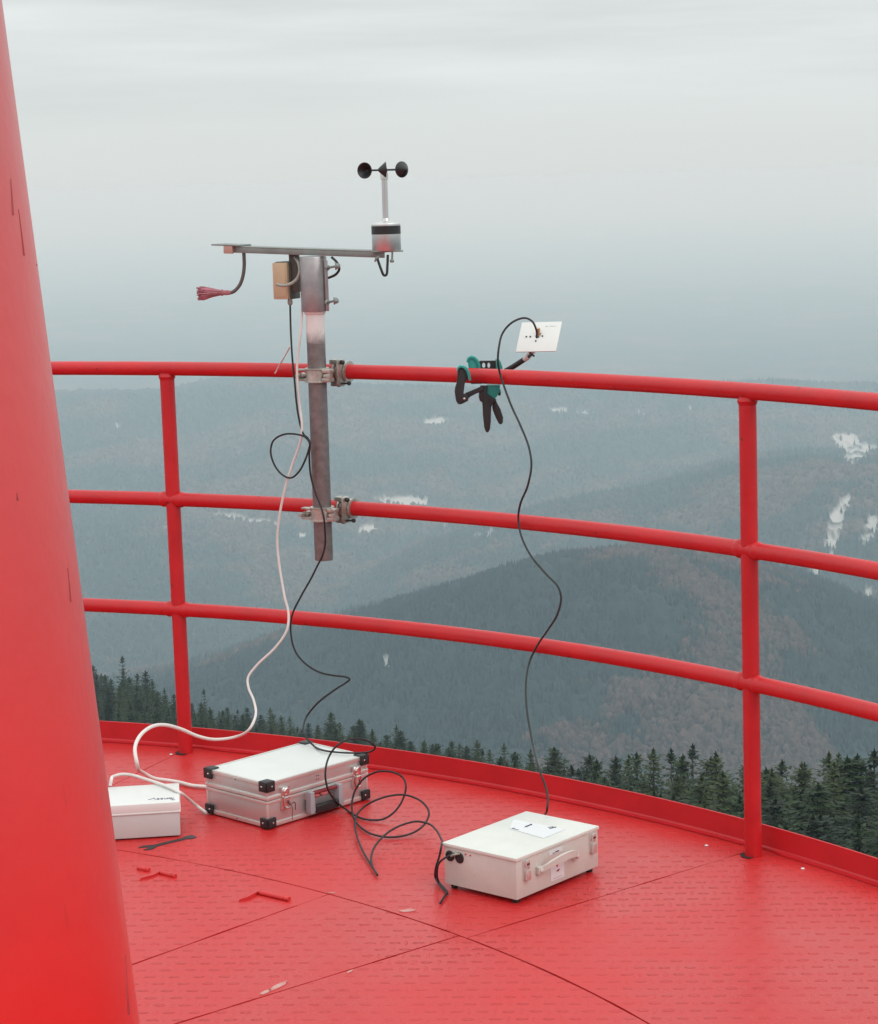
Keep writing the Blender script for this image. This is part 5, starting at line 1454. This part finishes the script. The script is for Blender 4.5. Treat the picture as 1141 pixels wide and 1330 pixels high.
TREES = [(15.18, 133.14, -49.14, 16.03, 3, 2.84, 3, 'slim sparse spired spruce, tallest just left of the right railing post'), (13.16, 137.37, -49.91, 15.52, 1, 3.52, 3, 'pointed full crowned spruce directly left of the slim sparse spruce'), (16.32, 130.99, -48.78, 15.72, 4, 5.8, 3, None), (12.61, 149.47, -52.32, 14.35, 1, 2.92, 3, None), (11.56, 147.55, -51.92, 14.39, 0, 3.19, 3, None), (10.91, 164.64, -55.6, 13.7, 0, 3.69, 3, None), (8.98, 179.78, -58.73, 13.56, 2, 1.16, 3, None), (21.6, 122.1, -47.25, 16.35, 1, 3.21, 4, None), (21.79, 120.04, -46.85, 16.4, 4, 3.96, 4, None), (22.41, 117.89, -46.45, 16.46, 2, 4.98, 4, None), (23.3, 117.72, -46.46, 16.79, 3, 0.59, 4, None), (19.63, 126.49, -48.03, 15.54, 5, 1.91, 4, None), (20.58, 124.31, -47.64, 15.56, 4, 0.57, 4, None), (18.16, 120.64, -46.87, 15.53, 1, 5.08, 4, None), (17.6, 126.78, -48.04, 15.38, 5, 4.35, 3, None), (-55.28, 375.96, -99.57, 19.6, 1, 0.26, 0, None), (-52.21, 381.44, -100.13, 18.31, 0, 6.17, 0, None), (-38.42, 347.89, -92.94, 15.18, 3, 6.06, 1, None), (5.38, 199.93, -62.53, 12.68, 1, 4.11, 2, None), (3.12, 214.98, -65.2, 11.85, 4, 3.87, 2, None), (-10.65, 269.79, -76.5, 12.2, 0, 0.99, 2, None), (-5.63, 249.94, -71.89, 11.68, 1, 0.09, 2, None), (-15.19, 289.6, -80.89, 12.8, 2, 3.32, 2, None), (-65.37, 385.54, -101.39, 19.73, 3, 2.05, 0, None), (-63.23, 382.87, -100.99, 19.35, 2, 4.02, 0, None), (-62.88, 391.07, -102.23, 19.56, 0, 4.45, 0, None), (-59.51, 378.61, -100.16, 18.68, 4, 0.19, 0, None), (-57.02, 373.01, -99.09, 17.91, 0, 6.02, 0, None), (-54.25, 367.3, -97.89, 17.57, 2, 5.82, 0, None), (-54.0, 373.79, -99.17, 18.02, 2, 4.89, 0, None), (-51.33, 364.92, -97.28, 18.63, 5, 0.1, 0, None), (-52.14, 380.93, -100.06, 15.34, 0, 0.38, 0, None), (-47.59, 361.04, -96.29, 15.37, 2, 2.81, 0, None), (-47.6, 370.91, -98.28, 14.54, 0, 2.48, 0, None), (-43.13, 351.24, -93.92, 13.47, 4, 6.27, 0, None), (-42.32, 353.27, -94.37, 12.5, 0, 0.26, 1, None), (-41.43, 356.47, -95.08, 13.16, 0, 4.85, 1, None), (-39.22, 349.18, -93.29, 12.3, 2, 0.1, 1, None), (-38.06, 351.62, -93.84, 12.14, 1, 6.02, 1, None), (-35.93, 345.8, -92.38, 11.47, 1, 1.95, 1, None), (-34.27, 342.44, -91.57, 12.05, 2, 1.0, 1, None), (-32.02, 336.0, -90.17, 11.79, 3, 3.79, 1, None), (-29.33, 322.38, -87.23, 12.38, 0, 3.22, 1, None), (-28.82, 330.69, -89.0, 11.88, 3, 1.84, 1, None), (-27.31, 326.25, -88.06, 10.41, 0, 0.79, 1, None), (-25.32, 319.99, -86.69, 11.23, 2, 5.76, 1, None), (-22.91, 303.87, -83.68, 11.91, 4, 2.58, 1, None), (-21.48, 300.27, -83.04, 11.94, 1, 0.58, 1, None), (-20.7, 303.79, -83.74, 10.27, 5, 4.13, 1, None), (-18.92, 300.54, -83.18, 11.06, 0, 2.98, 1, None), (-17.09, 290.82, -81.16, 11.11, 0, 0.13, 2, None), (-15.44, 287.9, -80.47, 11.06, 0, 0.47, 2, None), (-13.91, 286.4, -80.14, 11.4, 1, 4.98, 2, None), (-11.54, 272.63, -77.13, 11.36, 2, 5.93, 2, None), (-10.42, 270.71, -76.71, 12.06, 0, 3.92, 2, None), (-8.98, 266.25, -75.7, 10.57, 0, 6.24, 2, None), (-7.04, 260.61, -74.33, 10.3, 2, 5.87, 2, None), (-5.14, 249.08, -71.71, 11.03, 0, 1.95, 2, None), (-3.9, 238.05, -69.48, 10.36, 0, 3.12, 2, None), (-2.43, 244.34, -70.74, 9.98, 4, 0.9, 2, None), (-0.79, 231.63, -68.23, 10.34, 5, 4.14, 2, None), (0.64, 230.17, -67.93, 10.7, 2, 3.98, 2, None), (2.28, 220.0, -66.01, 9.76, 2, 5.53, 2, None), (3.54, 211.06, -64.55, 11.34, 3, 2.2, 2, None), (4.95, 195.78, -61.84, 11.82, 0, 5.97, 2, None), (6.09, 191.33, -61.02, 12.54, 2, 5.22, 2, None), (7.4, 188.29, -60.42, 11.8, 5, 4.5, 2, None), (8.98, 179.26, -58.63, 12.91, 4, 5.48, 3, None), (10.92, 159.64, -54.53, 12.99, 1, 2.54, 3, None), (12.25, 156.98, -53.96, 13.49, 4, 1.49, 3, None), (12.62, 143.18, -51.04, 14.86, 5, 6.02, 3, None), (14.15, 136.14, -49.69, 15.55, 3, 1.61, 3, None), (16.42, 134.19, -49.37, 15.13, 2, 1.71, 3, None), (17.99, 129.84, -48.62, 14.9, 1, 2.47, 3, None), (20.69, 129.61, -48.67, 13.61, 2, 0.82, 4, None), (22.33, 125.94, -48.02, 14.57, 0, 2.37, 4, None), (24.77, 126.12, -48.16, 15.1, 3, 2.05, 4, None), (-65.79, 389.27, -101.95, 21.38, 0, 1.34, 0, None), (-63.84, 388.51, -101.84, 17.09, 5, 1.64, 0, None), (-57.97, 363.77, -97.21, 18.99, 0, 0.23, 0, None), (-57.61, 370.49, -98.63, 18.72, 2, 5.08, 0, None), (-57.58, 376.91, -99.77, 15.3, 1, 3.35, 0, None), (-55.39, 376.48, -99.65, 21.62, 3, 5.94, 0, None), (-53.75, 374.4, -99.28, 16.13, 0, 4.76, 0, None), (-50.63, 363.22, -96.89, 16.15, 1, 3.28, 0, None), (-48.21, 359.94, -96.1, 17.57, 4, 4.22, 0, None), (-46.68, 363.0, -96.63, 15.88, 1, 6.08, 0, None), (-43.97, 353.82, -94.57, 14.86, 2, 2.58, 0, None), (-41.08, 339.72, -91.09, 14.31, 0, 3.24, 1, None), (-41.43, 353.73, -94.45, 11.77, 0, 3.08, 1, None), (-37.37, 333.72, -89.66, 13.08, 2, 1.69, 1, None), (-35.61, 330.48, -88.96, 12.07, 2, 5.66, 1, None), (-34.78, 340.48, -91.15, 11.66, 2, 3.88, 1, None), (-30.81, 318.91, -86.43, 11.34, 0, 0.22, 1, None), (-29.12, 312.94, -85.23, 11.65, 2, 3.89, 1, None), (-29.03, 323.13, -87.4, 9.39, 0, 5.35, 1, None), (-26.93, 317.66, -86.16, 11.28, 0, 2.36, 1, None), (-24.86, 309.52, -84.67, 12.74, 1, 3.38, 1, None), (-22.79, 303.67, -83.65, 11.0, 1, 1.46, 1, None), (-21.18, 303.0, -83.58, 10.35, 1, 1.98, 1, None), (-19.79, 300.52, -83.14, 10.22, 0, 0.84, 1, None), (-16.1, 277.51, -78.13, 10.63, 1, 1.26, 2, None), (-14.97, 283.63, -79.5, 11.32, 0, 1.26, 2, None), (-13.27, 279.22, -78.53, 9.94, 5, 3.16, 2, None), (-10.93, 261.17, -74.5, 10.56, 0, 3.03, 2, None), (-10.1, 266.03, -75.65, 11.45, 3, 0.92, 2, None), (-8.5, 252.45, -72.41, 11.18, 1, 6.22, 2, None), (-5.31, 246.8, -71.23, 9.23, 5, 2.45, 2, None), (-3.74, 235.13, -68.93, 10.21, 0, 5.3, 2, None), (-2.57, 231.59, -68.23, 9.77, 5, 2.55, 2, None), (-1.34, 222.53, -66.42, 10.86, 0, 5.03, 2, None), (0.23, 224.61, -66.8, 10.28, 2, 3.58, 2, None), (1.37, 215.51, -65.26, 11.44, 4, 5.72, 2, None), (2.9, 210.03, -64.35, 10.2, 2, 0.84, 2, None), (4.04, 200.71, -62.67, 12.02, 1, 2.55, 2, None), (5.25, 187.79, -60.31, 11.81, 5, 1.89, 2, None), (7.17, 179.28, -58.61, 12.28, 4, 2.12, 2, None), (8.66, 173.47, -57.5, 13.2, 3, 4.03, 3, None), (10.06, 165.06, -55.67, 12.64, 0, 0.72, 3, None), (10.67, 153.43, -53.15, 13.88, 2, 4.07, 3, None), (11.5, 147.77, -51.96, 13.17, 4, 5.69, 3, None), (12.8, 140.71, -50.56, 13.3, 0, 4.01, 3, None), (14.05, 129.55, -48.46, 15.43, 0, 2.43, 3, None), (16.19, 124.77, -47.62, 13.93, 0, 2.7, 3, None), (18.04, 122.11, -47.15, 15.42, 2, 3.75, 4, None), (19.85, 120.76, -46.93, 15.8, 4, 4.17, 4, None), (21.71, 117.15, -46.28, 16.43, 2, 3.68, 4, None), (24.25, 118.21, -46.6, 16.01, 5, 4.7, 4, None), (-59.92, 367.1, -98.03, 18.55, 0, 5.01, 0, None), (-57.54, 360.15, -96.4, 17.83, 0, 3.29, 0, None), (-55.22, 356.99, -95.72, 15.56, 3, 0.91, 0, None), (-51.22, 343.71, -92.6, 16.7, 2, 2.86, 0, None), (-49.11, 337.61, -90.94, 16.37, 1, 0.78, 0, None), (-49.14, 347.92, -93.45, 16.72, 2, 2.29, 0, None), (-47.47, 347.92, -93.35, 15.33, 1, 5.98, 0, None), (-43.89, 333.16, -89.61, 13.07, 5, 1.73, 0, None), (-43.26, 340.19, -91.28, 12.37, 2, 3.98, 0, None), (-39.84, 326.42, -88.11, 12.8, 2, 5.52, 1, None), (-37.6, 326.48, -88.13, 11.93, 4, 0.46, 1, None), (-36.69, 328.06, -88.45, 11.6, 2, 3.96, 1, None), (-34.52, 320.11, -86.76, 11.0, 1, 5.27, 1, None), (-32.43, 309.96, -84.76, 10.61, 2, 2.79, 1, None), (-30.84, 310.0, -84.75, 10.72, 5, 1.83, 1, None), (-29.51, 312.85, -85.22, 10.1, 1, 2.69, 1, None), (-26.64, 295.35, -81.98, 11.12, 0, 2.71, 1, None), (-25.93, 303.56, -83.6, 11.0, 3, 1.88, 1, None), (-22.88, 285.14, -79.79, 10.95, 0, 4.37, 1, None), (-20.8, 290.33, -80.96, 10.48, 5, 2.3, 1, None), (-16.21, 275.57, -77.72, 11.17, 4, 2.88, 2, None), (-15.06, 273.93, -77.37, 10.45, 0, 2.27, 2, None), (-13.09, 259.55, -74.11, 11.31, 2, 3.67, 2, None), (-11.57, 259.08, -73.98, 10.54, 1, 5.25, 2, None), (-8.28, 248.67, -71.62, 9.71, 0, 3.42, 2, None), (-6.73, 243.62, -70.57, 9.55, 2, 0.4, 2, None), (-5.12, 234.72, -68.86, 9.82, 0, 5.65, 2, None), (-3.98, 228.23, -67.54, 10.12, 1, 0.61, 2, None), (-2.26, 218.51, -65.75, 10.91, 5, 4.8, 2, None), (-0.95, 211.85, -64.65, 11.85, 5, 4.22, 2, None), (0.36, 208.26, -64.01, 11.37, 0, 2.58, 2, None), (1.94, 202.21, -62.98, 12.34, 0, 5.06, 2, None), (4.64, 188.09, -60.36, 12.14, 0, 2.65, 2, None), (5.57, 175.79, -57.91, 12.51, 2, 4.3, 2, None), (6.73, 172.14, -57.19, 13.89, 4, 1.72, 2, None), (8.14, 163.52, -55.3, 12.51, 1, 4.87, 3, None), (8.84, 152.68, -52.99, 13.53, 3, 0.11, 3, None), (10.35, 151.12, -52.66, 12.78, 5, 1.37, 3, None), (11.26, 143.62, -51.12, 12.81, 2, 2.78, 3, None), (12.29, 130.36, -48.56, 13.26, 3, 5.36, 3, None), (13.68, 125.02, -47.59, 15.97, 5, 4.15, 3, None), (15.05, 116.4, -45.91, 14.95, 2, 5.95, 3, None), (17.51, 116.31, -45.97, 15.63, 4, 4.95, 4, None), (19.49, 119.03, -46.58, 14.08, 5, 2.83, 4, None), (20.49, 114.3, -45.68, 16.27, 1, 2.61, 4, None), (22.2, 110.7, -45.03, 15.12, 1, 4.0, 4, None), (-56.87, 337.73, -91.37, 18.11, 1, 3.59, 0, None), (-54.39, 329.2, -89.35, 16.3, 1, 0.52, 0, None), (-54.49, 337.47, -91.2, 16.74, 0, 5.59, 0, None), (-50.53, 322.24, -87.59, 15.87, 4, 0.12, 0, None), (-49.41, 322.55, -87.6, 16.65, 0, 4.91, 0, None), (-47.31, 317.24, -86.55, 16.19, 4, 1.99, 0, None), (-47.25, 325.12, -88.03, 14.07, 3, 4.19, 0, None), (-44.65, 314.01, -85.82, 13.96, 3, 4.69, 0, None), (-42.81, 312.15, -85.34, 13.44, 3, 0.08, 0, None), (-42.72, 321.14, -87.11, 13.74, 3, 4.85, 0, None), (-41.04, 320.64, -87.01, 11.65, 2, 5.66, 0, None), (-39.21, 314.58, -85.73, 10.97, 5, 4.74, 0, None), (-36.21, 301.94, -83.21, 12.63, 2, 1.26, 1, None), (-32.85, 298.53, -82.6, 11.56, 2, 0.58, 1, None), (-31.01, 291.06, -81.08, 11.84, 1, 1.21, 1, None), (-30.42, 294.65, -81.83, 12.11, 0, 0.63, 1, None), (-30.09, 300.84, -83.09, 11.79, 5, 5.78, 1, None), (-24.2, 278.35, -78.36, 11.36, 0, 4.57, 1, None), (-20.61, 270.19, -76.49, 10.91, 4, 2.08, 1, None), (-6.63, 220.59, -66.18, 11.43, 5, 0.58, 2, None), (-4.99, 214.11, -65.05, 11.31, 0, 2.84, 2, None), (-3.47, 207.67, -63.89, 11.87, 0, 3.52, 2, None), (-2.46, 211.39, -64.56, 11.02, 5, 3.78, 2, None), (-1.42, 205.96, -63.62, 11.34, 2, 4.76, 2, None), (1.1, 194.16, -61.49, 12.08, 1, 1.93, 2, None), (9.98, 136.74, -49.73, 13.68, 2, 4.72, 3, None), (11.25, 132.1, -48.86, 13.45, 2, 5.18, 3, None), (11.38, 118.82, -46.31, 14.39, 2, 2.64, 3, None), (12.95, 121.21, -46.84, 15.01, 4, 4.56, 3, None), (14.51, 113.59, -45.29, 15.76, 4, 5.54, 3, None), (16.14, 107.86, -44.18, 15.71, 3, 1.52, 4, None), (19.07, 110.97, -44.94, 15.36, 2, 3.42, 4, None), (20.95, 109.21, -44.66, 15.37, 0, 6.28, 4, None), (-50.78, 308.88, -84.7, 16.18, 1, 1.39, 0, None), (-49.51, 310.07, -84.94, 14.99, 0, 0.62, 0, None), (-46.22, 299.35, -82.56, 16.4, 0, 1.86, 0, None), (-44.21, 295.06, -81.69, 14.55, 1, 0.39, 0, None), (-44.32, 306.68, -84.03, 13.96, 2, 0.29, 0, None), (-43.41, 306.52, -84.01, 12.64, 4, 2.04, 0, None), (-41.81, 302.53, -83.22, 12.81, 2, 1.85, 0, None), (-39.98, 301.77, -83.1, 14.49, 2, 1.98, 0, None), (-35.66, 290.41, -80.9, 11.38, 2, 1.2, 0, None), (9.4, 126.01, -47.69, 14.24, 2, 3.91, 3, None), (11.31, 114.39, -45.37, 14.52, 3, 0.56, 3, None), (12.35, 104.88, -43.45, 16.12, 4, 1.56, 3, None), (14.07, 103.83, -43.3, 15.28, 5, 2.58, 3, None), (15.21, 100.0, -42.59, 15.48, 0, 0.81, 4, None), (17.45, 100.91, -42.85, 14.64, 0, 0.02, 4, None), (18.89, 99.24, -42.58, 14.86, 0, 2.47, 4, None), (20.13, 97.49, -42.28, 15.67, 2, 1.86, 4, None), (-47.3, 286.6, -79.9, 13.45, 0, 5.86, 0, None), (-44.74, 283.05, -79.2, 13.29, 0, 4.63, 0, None), (-43.06, 287.01, -80.01, 13.63, 2, 2.39, 0, None), (-39.75, 273.77, -77.38, 12.92, 1, 3.02, 0, None), (-37.22, 273.71, -77.28, 13.2, 1, 5.42, 0, None), (10.97, 104.62, -43.36, 15.22, 0, 5.05, 3, None), (14.48, 92.45, -41.05, 14.94, 2, 1.47, 4, None), (15.8, 93.25, -41.27, 15.32, 3, 5.33, 4, None), (17.03, 89.32, -40.53, 15.35, 5, 1.66, 4, None), (18.03, 88.09, -40.33, 15.68, 2, 4.31, 4, None), (12.37, 89.63, -40.4, 15.77, 2, 5.27, 3, None), (16.02, 84.26, -39.49, 15.47, 3, 2.22, 4, None)]
for (x, y, z, h, kd, rz, zone, own) in TREES:
    cm, tm, H = KINDS[kd]
    t = bpy.data.objects.new('spruce_tree', None)
    COL.objects.link(t)
    s = h / H
    ws = max(s, 0.9) * (1.22 if zone > 2 else 1.05) * (0.86 + 0.28 * ((kd * 7 + int(x * 10)) % 5) / 4)
    t.matrix_world = Matrix.Translation((x, y, z)) @ Matrix.Rotation(rz, 4, 'Z') @ Matrix.Diagonal((ws, ws, s, 1))
    tag(t, own or LAB[zone][0], 'spruce', LAB[zone][1])
    for nm, me in (('crown', cm), ('trunk', tm)):
        c = bpy.data.objects.new(nm, me)
        COL.objects.link(c)
        c.parent = t

# ------------------------------------------------------------------ haze
hz = MB().box((-72000, -72000, -1400), (72000, 72000, 5.2))
hm = bpy.data.materials.new('valley_haze')
t = nodes_of(hm)
t.nodes.clear()
vo = t.nodes.new('ShaderNodeVolumePrincipled')
vo.inputs['Color'].default_value = (0.665, 0.875, 1.0, 1)
vo.inputs['Absorption Color'].default_value = (1, 1, 1, 1)
vo.inputs['Density'].default_value = 1.75e-4
vo.inputs['Anisotropy'].default_value = 0.0
ot = t.nodes.new('ShaderNodeOutputMaterial')
t.links.new(vo.outputs[0], ot.inputs['Volume'])
hb = obj('haze', hz, hm, smooth=False)
hb['kind'] = 'stuff'
